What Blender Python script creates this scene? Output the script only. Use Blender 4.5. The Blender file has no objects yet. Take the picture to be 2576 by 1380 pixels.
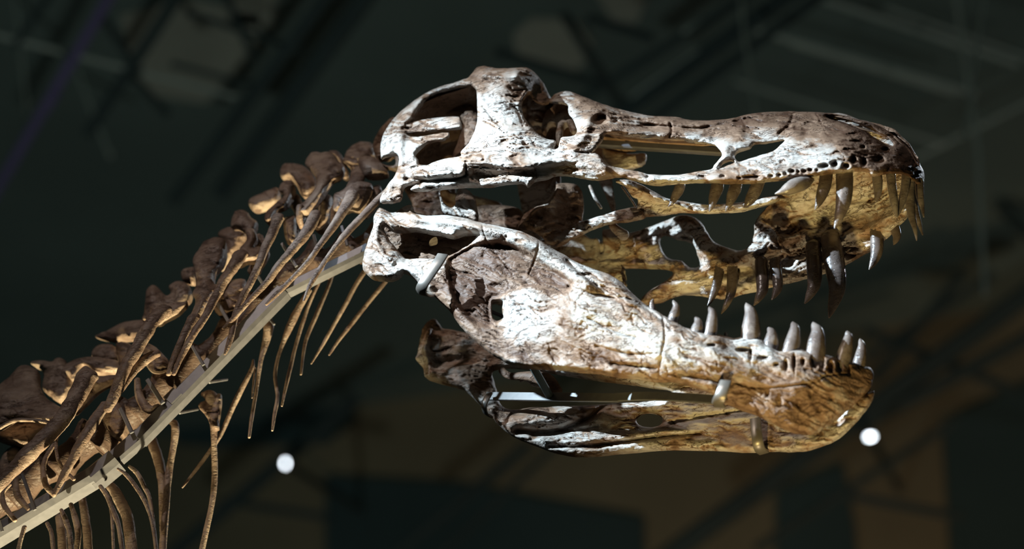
import bpy, math, random
import numpy as np
from mathutils import Vector, Matrix

# ------------------------------------------------------------------ camera
EL, AZ = math.radians(35.0), math.radians(16.0)
DIST, FPX = 6.0, 6000.0
W0, H0 = 2576.0, 1380.0
CEN = np.array([0.0, 0.0, 4.95])
FWD = np.array([-math.sin(AZ)*math.cos(EL), math.cos(AZ)*math.cos(EL), math.sin(EL)])
RGT = np.array([math.cos(AZ), math.sin(AZ), 0.0])
UPV = np.cross(RGT, FWD)
CAM = CEN - DIST*FWD
sc = bpy.context.scene
cd = bpy.data.cameras.new('camera'); cam = bpy.data.objects.new('camera', cd)
sc.collection.objects.link(cam)
M = Matrix(((RGT[0], UPV[0], -FWD[0]), (RGT[1], UPV[1], -FWD[1]), (RGT[2], UPV[2], -FWD[2])))
cam.matrix_world = Matrix.Translation(Vector(CAM)) @ M.to_4x4()
cd.sensor_width = 36.0; cd.lens = 36.0*FPX/W0
cd.clip_end = 200
cd.dof.use_dof = True; cd.dof.focus_distance = DIST-0.12
cd.dof.aperture_fstop = (cd.lens/1000.0)/0.064
sc.camera = cam

# ------------------------------------------------------------------ world, lights, exposure
w = bpy.data.worlds.new('hall_air'); sc.world = w; w.use_nodes = True
bg = w.node_tree.nodes['Background']
bg.inputs[0].default_value = (0.52, 0.95, 0.95, 1); bg.inputs[1].default_value = 0.019
vs = sc.view_settings
vs.view_transform = 'Standard'; vs.look = 'None'; vs.gamma = 1.0; vs.exposure = 0.0
vs.use_curve_mapping = False

def spot(name, loc, aim, energy, color, angle, blend=0.5, radius=0.05):
    l = bpy.data.lights.new(name, 'SPOT'); l.energy = energy; l.color = color
    l.spot_size = math.radians(angle); l.spot_blend = blend; l.shadow_soft_size = radius
    o = bpy.data.objects.new(name, l); sc.collection.objects.link(o)
    o.location = loc
    o.rotation_euler = (Vector(aim)-Vector(loc)).to_track_quat('-Z', 'Y').to_euler()
    return o
KEY = spot('key_spotlight', (-4.67, -3.95, 7.70), (0.42, -0.22, 4.74), 12300, (0.64, 0.84, 1.0), 13.4, 1.0, 0.04)
FILL = spot('added_fill_spot', (-2.4, -5.6, 9.4), (0.1, 0, 4.95), 720, (1.0, 0.87, 0.80), 30, 0.9, 0.08)  # added fill without a fixture; lifts cranium top, snout and neck
UP1 = spot('floor_uplight_jaw', (0.25, -2.5, 0.5), (0.62, 0.1, 5.0), 850, (1.0, 0.77, 0.29), 12.5, 0.7, 0.05)
UP2 = spot('floor_uplight_neck', (-0.35, 0.75, 0.5), (-1.0, 0, 4.6), 3900, (1.0, 0.88, 0.52), 20, 0.6, 0.05)
UP3 = spot('floor_uplight_skull', (0.4, 0.5, 0.5), (0.55, 0, 4.9), 300, (1.0, 0.80, 0.46), 14, 0.7, 0.05)
UP4 = spot('floor_uplight_ribs', (-2.2, -1.0, 0.5), (-0.95, 0.1, 4.28), 600, (1.0, 0.82, 0.42), 13, 0.7, 0.04)
RIM = spot('roof_spotlight_behind', (2.6, 4.6, 9.6), (0.4, 0, 4.9), 500, (0.85, 0.93, 1.0), 24, 0.6, 0.04)
HALL1 = spot('added_fill_ceiling', (-3.4, 1.2, 1.0), (-3.4, 7.5, 11.0), 260, (0.76, 0.95, 0.88), 60, 1.0, 0.3)  # added fill, unseen; brightens ceiling and rods on the left
HALL2 = spot('added_fill_wall', (2.5, 4.0, 0.6), (1.5, 10.0, 5.6), 460, (1.0, 0.72, 0.42), 70, 1.0, 0.3)  # unseen fill added to warm and brighten the back wall
HALL3 = spot('added_fill_roof', (4.4, 1.2, 1.0), (3.6, 6.5, 11.0), 170, (0.80, 0.95, 0.90), 50, 1.0, 0.3)  # fill added for the right-hand roof and rods, no real fixture

# ------------------------------------------------------------------ helpers
def tag(o, label=None, cat=None, group=None, kind=None):
    if label: o['label'] = label
    if cat: o['category'] = cat
    if group: o['group'] = group
    if kind: o['kind'] = kind
    return o

def unproj(px, py, Y):
    px = np.asarray(px, float); py = np.asarray(py, float); Y = np.asarray(Y, float)
    d = FWD[None, :]*FPX + RGT[None, :]*(px-W0/2).reshape(-1, 1) - UPV[None, :]*(py-H0/2).reshape(-1, 1)
    t = (Y.reshape(-1)-CAM[1])/d[:, 1]
    return CAM[None, :] + d*t[:, None]

def ray_plane(px, py, axis, val):
    d = FWD*FPX + RGT*(px-W0/2) - UPV*(py-H0/2)
    t = (val-CAM[axis])/d[axis]
    return CAM + d*t

def U(px, py, Y): return unproj([px], [py], [Y])[0]

def crop(ox, oy, s, pts): return [(ox+x/s, oy+y/s)+tuple(r) for x, y, *r in pts]
def A1(p): return crop(900, 140, 3.45, p)
def A2(p): return crop(1400, 200, 3.45, p)
def A3(p): return crop(1850, 240, 3.45, p)
def AF(p): return crop(1450, 420, 2.862, p)
def AA(p): return crop(880, 450, 3.45, p)
def AB(p): return crop(1400, 650, 3.45, p)
def AC(p): return crop(1700, 740, 3.285, p)
def AD(p): return crop(1020, 760, 3.285, p)
def AG(p): return crop(600, 320, 3.45, p)
def AH(p): return crop(380, 520, 3.286, p)
def AI(p): return crop(200, 680, 3.45, p)
def AJ(p): return crop(0, 860, 2.654, p)
def AK(p): return crop(380, 700, 2.029, p)

def _hash(ix, iy, seed):
    h = (ix.astype(np.int64)*374761393 + iy.astype(np.int64)*668265263 + seed*1442695041) & 0x7fffffff
    h = ((h ^ (h >> 13))*1274126177) & 0x7fffffff
    return ((h ^ (h >> 16)) & 0xffff)/65536.0*2*math.pi

def pn(x, y, seed=0):
    ix = np.floor(x); iy = np.floor(y); fx = x-ix; fy = y-iy
    u = fx*fx*fx*(fx*(fx*6-15)+10); v = fy*fy*fy*(fy*(fy*6-15)+10)
    def g(dx, dy):
        a = _hash(ix+dx, iy+dy, seed); return np.cos(a)*(fx-dx)+np.sin(a)*(fy-dy)
    a = g(0, 0)*(1-u)+g(1, 0)*u; b = g(0, 1)*(1-u)+g(1, 1)*u
    return (a*(1-v)+b*v)*1.5

def fbm(x, y, seed=0, oct=4):
    s = 0; a = 0.5
    for i in range(oct):
        s = s+a*pn(x, y, seed+i*17); x = x*2.03; y = y*2.03; a *= 0.5
    return s

def sstep(a, b, x):
    t = np.clip((x-a)/(b-a), 0, 1); return t*t*(3-2*t)

def smooth_ring(pts, sub=3, closed=True):
    P = np.array([p[:2] for p in pts], float); n = len(P); out = []
    rng = range(n) if closed else range(n-1)
    for i in rng:
        if closed: p0, p1, p2, p3 = P[i-1], P[i], P[(i+1) % n], P[(i+2) % n]
        else: p0, p1, p2, p3 = P[max(i-1, 0)], P[i], P[i+1], P[min(i+2, n-1)]
        for k in range(sub):
            t = k/sub
            out.append(0.5*((2*p1)+(p2-p0)*t+(2*p0-5*p1+4*p2-p3)*t*t+(3*p1-p0-3*p2+p3)*t**3))
    if not closed: out.append(P[-1])
    return np.array(out)

def seg_dist(x, y, P, closed):
    best = np.full(x.shape, 1e18); cx = x.copy(); cy = y.copy()
    n = len(P)
    for i in range(n if closed else n-1):
        ax, ay = P[i]; bx, by = P[(i+1) % n]
        dx, dy = bx-ax, by-ay; L = dx*dx+dy*dy+1e-9
        t = np.clip(((x-ax)*dx+(y-ay)*dy)/L, 0, 1)
        qx = ax+t*dx; qy = ay+t*dy; d = (x-qx)**2+(y-qy)**2
        m = d < best
        best = np.where(m, d, best); cx = np.where(m, qx, cx); cy = np.where(m, qy, cy)
    return np.sqrt(best), cx, cy

def inside(x, y, P):
    c = np.zeros(x.shape, bool); n = len(P); j = n-1
    for i in range(n):
        xi, yi = P[i]; xj, yj = P[j]
        m = ((yi > y) != (yj > y)) & (x < (xj-xi)*(y-yi)/(yj-yi+1e-12)+xi)
        c ^= m; j = i
    return c

def sdist(x, y, P):
    d, _, _ = seg_dist(x, y, P, True)
    return np.where(inside(x, y, P), d, -d)

def rbf(ctrl, x, y):
    C = np.array(ctrl, float)
    if len(C) == 1: return np.full(x.shape, C[0, 2])
    S = 400.0; cx, cy = C[:, 0]/S, C[:, 1]/S
    n = len(C)
    def phi(r): return r   # linear kernel keeps it tame
    R = np.sqrt((cx[:, None]-cx[None])**2+(cy[:, None]-cy[None])**2)
    K = np.zeros((n+1, n+1)); K[:n, :n] = phi(np.sqrt(R*R+0.01)); K[:n, n] = 1; K[n, :n] = 1
    b = np.zeros(n+1); b[:n] = C[:, 2]
    wgt = np.linalg.lstsq(K, b, rcond=None)[0]
    out = np.full(x.shape, wgt[n])
    for i in range(n):
        out = out+wgt[i]*np.sqrt((x/S-cx[i])**2+(y/S-cy[i])**2+0.01)
    return np.clip(out, C[:, 2].min()-0.03, C[:, 2].max()+0.03)

class MB:
    """collects vertices, faces and a per-vertex tone"""
    def __init__(s): s.v = []; s.f4 = []; s.f3 = []; s.t = []; s.n = 0
    def add(s, V, F, tone=None):
        V = np.asarray(V, float); F = np.asarray(F, int)
        s.v.append(V); s.t.append(np.full(len(V), 0.3) if tone is None else np.asarray(tone, float))
        (s.f4 if F.shape[1] == 4 else s.f3).append(F+s.n); s.n += len(V)
    def build(s, name, mat, parent=None, smooth=True):
        V = np.concatenate(s.v); me = bpy.data.meshes.new(name)
        q = np.concatenate(s.f4) if s.f4 else np.zeros((0, 4), int)
        t = np.concatenate(s.f3) if s.f3 else np.zeros((0, 3), int)
        me.vertices.add(len(V)); me.vertices.foreach_set('co', V.astype(np.float32).ravel())
        me.loops.add(q.size+t.size)
        me.loops.foreach_set('vertex_index', np.concatenate([q.ravel(), t.ravel()]).astype(np.int32))
        me.polygons.add(len(q)+len(t))
        st = np.concatenate([np.arange(len(q))*4, len(q)*4+np.arange(len(t))*3]).astype(np.int32)
        me.polygons.foreach_set('loop_start', st)
        me.polygons.foreach_set('use_smooth', np.full(len(q)+len(t), smooth))
        me.update(calc_edges=True); me.validate()
        a = me.attributes.new('tone', 'FLOAT', 'POINT')
        tt = np.concatenate(s.t).astype(np.float32)
        if len(me.vertices) == len(tt): a.data.foreach_set('value', tt)
        me.materials.append(mat)
        o = bpy.data.objects.new(name, me); sc.collection.objects.link(o)
        if parent: o.parent = parent
        return o

def detail(x, y, seed, ang=0.0, k=1.0, flake=1.0):
    """bone relief in metres (towards the viewer's side of the plate) and its stain"""
    c, s_ = math.cos(ang), math.sin(ang)
    u = x*c+y*s_; v = -x*s_+y*c
    warp = fbm(u/60, v/45, seed+3)*20
    low = fbm(u/110, v/80, seed, 3)*0.016
    m = sstep(-0.12, 0.15, pn(u/75, v/60, seed+9))
    c1 = pn(u/120, (v+warp)/19, seed+5); g1 = np.exp(-(c1/0.10)**2)*m
    c2 = pn((u+warp)/34, v/50, seed+6); g2 = np.exp(-(c2/0.05)**2)*sstep(0.1, 0.35, pn(u/50, v/50, seed+12))
    t = fbm(u/95, (v+warp)/17, seed+21, 4)*4.5
    fl = np.floor(t); terr = fl+sstep(0.30, 0.62, t-fl)
    fine = fbm(u/24, v/5, seed+31, 3)
    h = low*k - (g1*0.0055+g2*0.0035)*k + terr*0.0021*flake*k + fine*0.0024*k
    stain_shade = np.clip(0.24+0.55*fbm(u/120, v/80, seed+40, 3) + 0.45*g1+0.3*g2 - 0.10*terr*flake*0.6, 0, 1)
    return h, stain_shade

def plate(mb, outer, holes=(), ctrl=((0, 0, 0),), T=0.03, Tf=None, R=14, g=3.0, seed=1, ang=0.0, k=1.0, flake=1.0,
          strokes=(), pits=(), regions=(), tones=(), sub=3, jag=1.2, tone0=0.0):
    """a bone plate: outline and holes in photo pixels, side distance from ctrl (px,py,Y), thickness T into +Y"""
    if Tf is None: Tf = T*0.5
    rings = [smooth_ring(outer, sub)]+[smooth_ring(h, sub) for h in holes]
    for i, r in enumerate(rings):
        r += np.stack([pn(r[:, 0]/13, r[:, 1]/13, seed+50), pn(r[:, 0]/13, r[:, 1]/13, seed+51)], 1)*jag
    lo = rings[0].min(0)-g; hi = rings[0].max(0)+g
    nx = int((hi[0]-lo[0])/g)+2; ny = int((hi[1]-lo[1])/g)+2
    X, Yg = np.meshgrid(lo[0]+np.arange(nx)*g, lo[1]+np.arange(ny)*g)
    x = X.ravel(); y = Yg.ravel()
    d, cx, cy = seg_dist(x, y, rings[0], True); ins = inside(x, y, rings[0])
    for r in rings[1:]:
        d2, cx2, cy2 = seg_dist(x, y, r, True); m = d2 < d
        d = np.where(m, d2, d); cx = np.where(m, cx2, cx); cy = np.where(m, cy2, cy)
        ins &= ~inside(x, y, r)
    sd = np.where(ins, d, -d)
    # snap: outside corners, and inside corners hugging the edge, go onto the outline
    snap = (sd < 0.25*g)
    x2 = np.where(snap, cx, x); y2 = np.where(snap, cy, y); dd = np.where(snap, 0, sd)
    S2 = sd.reshape(ny, nx); I = np.arange(nx*ny).reshape(ny, nx)
    corners = np.stack([S2[:-1, :-1], S2[:-1, 1:], S2[1:, 1:], S2[1:, :-1]], -1)
    keep = (corners > 0.25*g).any(-1) & (corners > -1.45*g).all(-1)
    Q = np.stack([I[:-1, :-1], I[1:, :-1], I[1:, 1:], I[:-1, 1:]], -1)[keep]
    used = np.unique(Q); remap = np.full(nx*ny, -1); remap[used] = np.arange(len(used))
    Q = remap[Q]; x = x2[used]; y = y2[used]; dd = dd[used]
    yb = rbf(ctrl, x, y)
    prof = np.sqrt(np.clip(1-(1-np.clip(dd/R, 0, 1))**2, 0, 1))
    h, stain_shade = detail(x, y, seed, ang, k, flake)
    for pts, rad, hh in strokes:
        P = smooth_ring(pts, 4, False); ds, _, _ = seg_dist(x, y, P, False)
        h = h+hh*np.exp(-(ds/rad)**2)
    for (px, py, rx, ry, dep) in pits:
        q = ((x-px)/rx)**2+((y-py)/ry)**2
        h = h-dep*np.exp(-q*q)
    for pts, hh, e in regions:
        s = sdist(x, y, smooth_ring(pts, 3))
        h = h+hh*sstep(-e/2, e/2, s)
    for pts, tv, e in tones:
        s = sdist(x, y, smooth_ring(pts, 3))
        stain_shade = stain_shade+tv*sstep(-e/2, e/2, s+fbm(x/25, y/25, seed+77)*14)  # region tones add darker brown; on the jaw also painted shade
    stain_shade = np.clip(stain_shade+tone0, 0, 1)
    em = np.clip(dd/max(5.0, R*0.35), 0, 1)
    mid = yb+Tf
    yf = yb+Tf*(1-prof)-h*em
    bk = yb+T-(T-Tf)*(1-prof)+fbm(x/50, y/50, seed+90)*0.008*em
    bk = np.maximum(bk, yf+0.004*em)
    F3 = unproj(x, y, yf)
    B3 = unproj(x, y, mid); B3[:, 1] = bk
    edge = dd <= 1e-6
    n = len(x); bidx = np.where(edge, np.arange(n), n+np.arange(n))
    V = np.concatenate([F3, B3])
    faces = np.concatenate([Q, bidx[Q[:, ::-1]]])
    used = np.unique(faces); rm = np.full(2*n, -1); rm[used] = np.arange(len(used))
    mb.add(V[used], rm[faces], np.concatenate([stain_shade, stain_shade])[used])

def catmull(P, sub):
    P = np.asarray(P, float); n = len(P); out = []
    for i in range(n-1):
        p0, p1, p2, p3 = P[max(i-1, 0)], P[i], P[i+1], P[min(i+2, n-1)]
        for k in range(sub):
            t = k/sub
            out.append(0.5*((2*p1)+(p2-p0)*t+(2*p0-5*p1+4*p2-p3)*t*t+(3*p1-p0-3*p2+p3)*t**3))
    out.append(P[-1]); return np.array(out)

def tube(mb, pts, nseg=10, sub=5, flat=1.0, flatdir=None, rough=0.08, seed=0, tone=0.35, cap=True, tipround=0.8):
    """pts: (px,py,Y,r_px). A tapered bone rod or tooth."""
    A = np.array([list(U(p[0], p[1], p[2]))+[p[3]*0.001] for p in pts])
    A = catmull(A, sub); P = A[:, :3]; r = np.maximum(A[:, 3], 0.0004)
    T = np.gradient(P, axis=0); T /= np.linalg.norm(T, axis=1)[:, None]+1e-9
    if cap:
        # rounded ends
        e0, e1 = [], []
        for f in (0.95, 0.75, 0.45, 0.08):
            o = math.sqrt(1-f*f)*tipround
            e0.append((P[0]-T[0]*r[0]*o, r[0]*f)); e1.append((P[-1]+T[-1]*r[-1]*o, r[-1]*f))
        P = np.concatenate([[e[0] for e in e0[::-1]], P, [e[0] for e in e1]])
        r = np.concatenate([[e[1] for e in e0[::-1]], r, [e[1] for e in e1]])
        T = np.concatenate([[T[0]]*4, T, [T[-1]]*4])
    fd = np.array(flatdir if flatdir is not None else (0, 1, 0), float)
    rows = []; n = len(P)
    for i in range(n):
        b = fd-T[i]*fd.dot(T[i])
        if np.linalg.norm(b) < 1e-3: b = np.array([0, 0, 1.0])-T[i]*T[i][2]
        b /= np.linalg.norm(b); c = np.cross(T[i], b)
        a = np.arange(nseg)/nseg*2*math.pi
        rr = r[i]*(1+rough*fbm(np.cos(a)*1.3+i*0.13+seed, np.sin(a)*1.3+seed*0.7, seed+2)*2+rough*0.6*pn(np.cos(a)*2.2+i*0.31, np.sin(a)*2.2+seed, seed+9))
        rows.append(P[i]+(np.cos(a)*rr)[:, None]*c+(np.sin(a)*rr*flat)[:, None]*b)
    V = np.concatenate(rows); I = np.arange(n*nseg).reshape(n, nseg)
    a = I[:-1]; b = I[1:]
    F = np.stack([a, np.roll(a, -1, 1), np.roll(b, -1, 1), b], -1).reshape(-1, 4)
    tn = np.clip(tone+0.5*fbm(V[:, 0]*25+seed, V[:, 2]*25, seed+5), 0, 1)
    mb.add(V, F, tn)
    mb.add(np.concatenate([[P[0]], rows[0]]), np.array([[0, 1+(i+1) % nseg, 1+i] for i in range(nseg)]), np.full(nseg+1, tone))
    mb.add(np.concatenate([[P[-1]], rows[-1]]), np.array([[0, 1+i, 1+(i+1) % nseg] for i in range(nseg)]), np.full(nseg+1, tone))

def ribbon(mb, P, width, thick, sides, sub=5):
    """a flat metal strip along 3D points; sides: the width direction at each point (or one for all)"""
    P = np.asarray(P, float); S = np.asarray(sides, float)
    if S.ndim == 1: S = np.repeat(S[None], len(P), 0)
    A = catmull(np.concatenate([P, S], 1), sub); P = A[:, :3]; S = A[:, 3:]
    T = np.gradient(P, axis=0); T /= np.linalg.norm(T, axis=1)[:, None]+1e-9
    ch = min(thick*0.3, width*0.2)
    hw, ht = width/2, thick/2
    prof = [(hw, ht-ch), (hw-ch, ht), (-hw+ch, ht), (-hw, ht-ch), (-hw, -ht+ch), (-hw+ch, -ht), (hw-ch, -ht), (hw, -ht+ch)]
    rows = []
    for i in range(len(P)):
        s = S[i]-T[i]*S[i].dot(T[i]); s /= np.linalg.norm(s)+1e-9; nrm = np.cross(T[i], s)
        rows.append(np.array([P[i]+s*a+nrm*b for a, b in prof]))
    n = len(P); V = np.concatenate(rows); I = np.arange(n*8).reshape(n, 8); a = I[:-1]; b = I[1:]
    F = np.stack([a, np.roll(a, -1, 1), np.roll(b, -1, 1), b], -1).reshape(-1, 4)
    mb.add(V, F)
    mb.add(rows[0], np.array([[0, i+1, i] for i in range(1, 7)])); mb.add(rows[-1], np.array([[0, i, i+1] for i in range(1, 7)]))

def bar(mb, p0, p1, width, height, wdir): ribbon(mb, [p0, p1], width, height, wdir, sub=1)

def sphere(mb, c, r, sc3=(1, 1, 1), n=10, tone=0.3):
    V = []; 
    for i in range(n+1):
        th = math.pi*i/n
        for j in range(2*n):
            ph = math.pi*j/n
            V.append((c[0]+r*sc3[0]*math.sin(th)*math.cos(ph), c[1]+r*sc3[1]*math.sin(th)*math.sin(ph), c[2]+r*sc3[2]*math.cos(th)))
    I = np.arange((n+1)*2*n).reshape(n+1, 2*n); a = I[:-1]; b = I[1:]
    F = np.stack([a, b, np.roll(b, -1, 1), np.roll(a, -1, 1)], -1).reshape(-1, 4)
    mb.add(V, F, np.full(len(V), tone))

# ------------------------------------------------------------------ materials
def new_mat(name):
    m = bpy.data.materials.new(name); m.use_nodes = True
    nt = m.node_tree; b = nt.nodes['Principled BSDF']; return m, nt, b

def bone_material(name, dark, mid, pale, rough=0.58, bump=0.5, spec=0.25, dirt=0.85):
    m, nt, b = new_mat(name); N = nt.nodes; L = nt.links
    tc = N.new('ShaderNodeTexCoord')
    at = N.new('ShaderNodeAttribute'); at.attribute_name = 'tone'
    n1 = N.new('ShaderNodeTexNoise'); n1.inputs['Scale'].default_value = 34; n1.inputs['Detail'].default_value = 8; n1.inputs['Roughness'].default_value = 0.65
    L.new(tc.outputs['Object'], n1.inputs['Vector'])
    ma = N.new('ShaderNodeMath'); ma.operation = 'MULTIPLY_ADD'; ma.inputs[1].default_value = 0.7; ma.inputs[2].default_value = -0.35
    L.new(n1.outputs['Fac'], ma.inputs[0])
    ad = N.new('ShaderNodeMath'); ad.operation = 'ADD'; L.new(at.outputs['Fac'], ad.inputs[0]); L.new(ma.outputs[0], ad.inputs[1])
    cr = N.new('ShaderNodeValToRGB'); e = cr.color_ramp.elements
    e[0].position = 0.12; e[0].color = (*pale, 1); e[1].position = 0.95; e[1].color = (*dark, 1)
    x = cr.color_ramp.elements.new(0.48); x.color = (*mid, 1)
    L.new(ad.outputs[0], cr.inputs[0])
    # fine relief: grain and hairline cracks
    mp = N.new('ShaderNodeMapping'); mp.inputs['Scale'].default_value = (0.4, 1, 1.3); L.new(tc.outputs['Object'], mp.inputs[0])
    n2 = N.new('ShaderNodeTexNoise'); n2.inputs['Scale'].default_value = 130; n2.inputs['Detail'].default_value = 6; L.new(mp.outputs[0], n2.inputs['Vector'])
    wv = N.new('ShaderNodeMixRGB'); wv.blend_type = 'ADD'; wv.inputs[0].default_value = 0.05
    n3 = N.new('ShaderNodeTexNoise'); n3.inputs['Scale'].default_value = 22; n3.inputs['Detail'].default_value = 3; L.new(mp.outputs[0], n3.inputs['Vector'])
    L.new(mp.outputs[0], wv.inputs[1]); L.new(n3.outputs['Color'], wv.inputs[2])
    vo = N.new('ShaderNodeTexVoronoi'); vo.feature = 'DISTANCE_TO_EDGE'; vo.inputs['Scale'].default_value = 26; L.new(wv.outputs[0], vo.inputs['Vector'])
    vm = N.new('ShaderNodeMapRange'); vm.inputs[1].default_value = 0.0; vm.inputs[2].default_value = 0.06; L.new(vo.outputs['Distance'], vm.inputs[0])
    b1 = N.new('ShaderNodeBump'); b1.inputs['Strength'].default_value = bump; b1.inputs['Distance'].default_value = 0.004
    L.new(n2.outputs['Fac'], b1.inputs['Height'])
    b2 = N.new('ShaderNodeBump'); b2.inputs['Strength'].default_value = bump*0.45; b2.inputs['Distance'].default_value = 0.003
    L.new(vm.outputs[0], b2.inputs['Height']); L.new(b1.outputs[0], b2.inputs['Normal'])
    # thin dirt-filled cracks running along the bone
    n4 = N.new('ShaderNodeTexNoise'); n4.inputs['Scale'].default_value = 36; n4.inputs['Detail'].default_value = 4; n4.inputs['Roughness'].default_value = 0.6; n4.inputs['Distortion'].default_value = 0.6
    L.new(mp.outputs[0], n4.inputs['Vector'])
    sb = N.new('ShaderNodeMath'); sb.operation = 'SUBTRACT'; sb.inputs[1].default_value = 0.5; L.new(n4.outputs['Fac'], sb.inputs[0])
    ab = N.new('ShaderNodeMath'); ab.operation = 'ABSOLUTE'; L.new(sb.outputs[0], ab.inputs[0])
    cm = N.new('ShaderNodeMapRange'); cm.inputs[1].default_value = 0.0; cm.inputs[2].default_value = 0.026; L.new(ab.outputs[0], cm.inputs[0])
    n5 = N.new('ShaderNodeTexNoise'); n5.inputs['Scale'].default_value = 11; L.new(tc.outputs['Object'], n5.inputs['Vector'])
    mk = N.new('ShaderNodeMapRange'); mk.inputs[1].default_value = 0.48; mk.inputs[2].default_value = 0.62; L.new(n5.outputs['Fac'], mk.inputs[0])
    mx = N.new('ShaderNodeMath'); mx.operation = 'MAXIMUM'; L.new(cm.outputs[0], mx.inputs[0]); L.new(mk.outputs[0], mx.inputs[1])
    b3 = N.new('ShaderNodeBump'); b3.inputs['Strength'].default_value = bump*1.4; b3.inputs['Distance'].default_value = 0.004
    L.new(mx.outputs[0], b3.inputs['Height']); L.new(b2.outputs[0], b3.inputs['Normal'])
    L.new(b3.outputs[0], b.inputs['Normal'])
    iv = N.new('ShaderNodeMath'); iv.operation = 'MULTIPLY_ADD'; iv.inputs[1].default_value = -dirt; iv.inputs[2].default_value = dirt; L.new(mx.outputs[0], iv.inputs[0])
    cx = N.new('ShaderNodeMixRGB'); cx.inputs[2].default_value = (*dark, 1); L.new(iv.outputs[0], cx.inputs[0]); L.new(cr.outputs[0], cx.inputs[1])
    L.new(cx.outputs[0], b.inputs['Base Color'])
    b.inputs['Roughness'].default_value = rough
    b.inputs['Specular IOR Level'].default_value = spec
    return m

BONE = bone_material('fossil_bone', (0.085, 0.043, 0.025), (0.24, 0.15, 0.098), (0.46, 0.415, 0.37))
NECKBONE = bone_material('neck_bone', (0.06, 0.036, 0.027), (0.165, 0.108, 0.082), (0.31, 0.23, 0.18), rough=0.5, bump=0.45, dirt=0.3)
TOOTH = bone_material('tooth_enamel', (0.045, 0.03, 0.024), (0.12, 0.092, 0.08), (0.27, 0.225, 0.195), rough=0.27, bump=0.25, spec=0.6, dirt=0.4)

def plain(name, col, rough=0.6, metal=0.0, noise=0.15, scale=8):
    m, nt, b = new_mat(name); N = nt.nodes; L = nt.links
    tc = N.new('ShaderNodeTexCoord'); n = N.new('ShaderNodeTexNoise'); n.inputs['Scale'].default_value = scale; n.inputs['Detail'].default_value = 5
    L.new(tc.outputs['Object'], n.inputs['Vector'])
    cr = N.new('ShaderNodeValToRGB'); e = cr.color_ramp.elements
    e[0].position = 0.3; e[1].position = 0.7
    e[0].color = (*[c*(1-noise) for c in col], 1); e[1].color = (*[min(1, c*(1+noise)) for c in col], 1)
    L.new(n.outputs['Fac'], cr.inputs[0]); L.new(cr.outputs[0], b.inputs['Base Color'])
    b.inputs['Roughness'].default_value = rough; b.inputs['Metallic'].default_value = metal
    return m
STEEL = plain('painted_steel', (0.105, 0.10, 0.11), 0.42, 0.25, 0.12, 60)
JAWBAR = plain('jaw_bar_steel', (0.13, 0.125, 0.12), 0.4, 0.3, 0.12, 60)
BRASSY = plain('strap_steel', (0.20, 0.175, 0.15), 0.38, 0.5, 0.15, 60)
CEIL = plain('ceiling_board', (0.21, 0.255, 0.235), 0.9, 0, 0.12, 0.8)
PANEL = plain('ceiling_panel_grey', (0.56, 0.53, 0.45), 0.9, 0, 0.2, 1.2)
WALLM = plain('wall_plaster', (0.42, 0.33, 0.22), 0.9, 0, 0.25, 0.5)
DARKM = plain('dark_glazing', (0.10, 0.15, 0.16), 0.4, 0, 0.1, 1)
BEAM = plain('truss_steel', (0.085, 0.11, 0.11), 0.7, 0.2, 0.1, 3)
BEAMP = plain('pale_batten', (0.72, 0.74, 0.66), 0.7, 0.0, 0.1, 3)
PURP = plain('violet_pipe_paint', (0.24, 0.18, 0.38), 0.6, 0, 0.1, 3)
RODM = plain('galvanised_rod', (0.85, 0.85, 0.76), 0.6, 0.0, 0.1, 5)
FLOORM = plain('floor_concrete', (0.10, 0.10, 0.10), 0.8, 0, 0.2, 1)
def lamp_mat():
    m, nt, b = new_mat('lamp_glow'); b.inputs['Base Color'].default_value = (0.9, 0.9, 0.9, 1)
    b.inputs['Emission Color'].default_value = (0.85, 0.93, 1.0, 1); b.inputs['Emission Strength'].default_value = 14
    return m
LAMP = lamp_mat()

# ------------------------------------------------------------------ the hall
ZC, YW = 11.5, 10.4
def slab(name, pts, mat, thick, axis, kind='structure', parent=None):
    """a flat slab from corner points, thickened along an axis"""
    P = np.array(pts, float); n = len(P); o = np.zeros(3); o[axis] = thick
    mb = MB(); V = np.concatenate([P, P+o])
    if n == 4:
        mb.add(V, np.array([[0, 1, 2, 3], [7, 6, 5, 4]]+[[i, i+4, (i+1) % 4+4, (i+1) % 4] for i in range(4)]))
    else:
        mb.add(V, np.array([[0, i, i+1] for i in range(1, n-1)]+[[n, n+i+1, n+i] for i in range(1, n-1)]))
        mb.add(V, np.array([[i, i+n, (i+1) % n+n, (i+1) % n] for i in range(n)]))
    ob = mb.build(name, mat, parent, smooth=False)
    if kind and not parent: ob['kind'] = kind
    return ob
floor = slab('floor', [(-14, -9, 0), (14, -9, 0), (14, YW+0.4, 0), (-14, YW+0.4, 0)], FLOORM, -0.2, 2)
ceiling = slab('ceiling', [(-14, -3, ZC), (14, -3, ZC), (14, YW+0.4, ZC), (-14, YW+0.4, ZC)], CEIL, 0.3, 2)
wall_back = slab('wall_back', [(-14, YW, 0), (14, YW, 0), (14, YW, ZC), (-14, YW, ZC)], WALLM, 0.3, 1)
def RC(px, py, z): return ray_plane(px, py, 2, z)
def RW(px, py, y): return ray_plane(px, py, 1, y)
# ceiling: light panels set below the boards
ci = 0
for pts in ([(1290, 90), (1335, 48), (1440, 50), (1490, 105), (1478, 150), (1450, 178), (1380, 158), (1300, 135)],
            [(300, 40), (470, 0), (660, 40), (640, 120), (520, 260), (380, 240), (330, 170)],
            [(560, -40), (700, -20), (680, 70), (580, 60)],
            [(1490, -30), (1640, -30), (1600, 60), (1540, 50)]):
    ci += 1
    slab('ceiling_panel', [RC(x, y, ZC-0.04) for x, y in pts], PANEL, 0.03, 2, None, ceiling)
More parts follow.
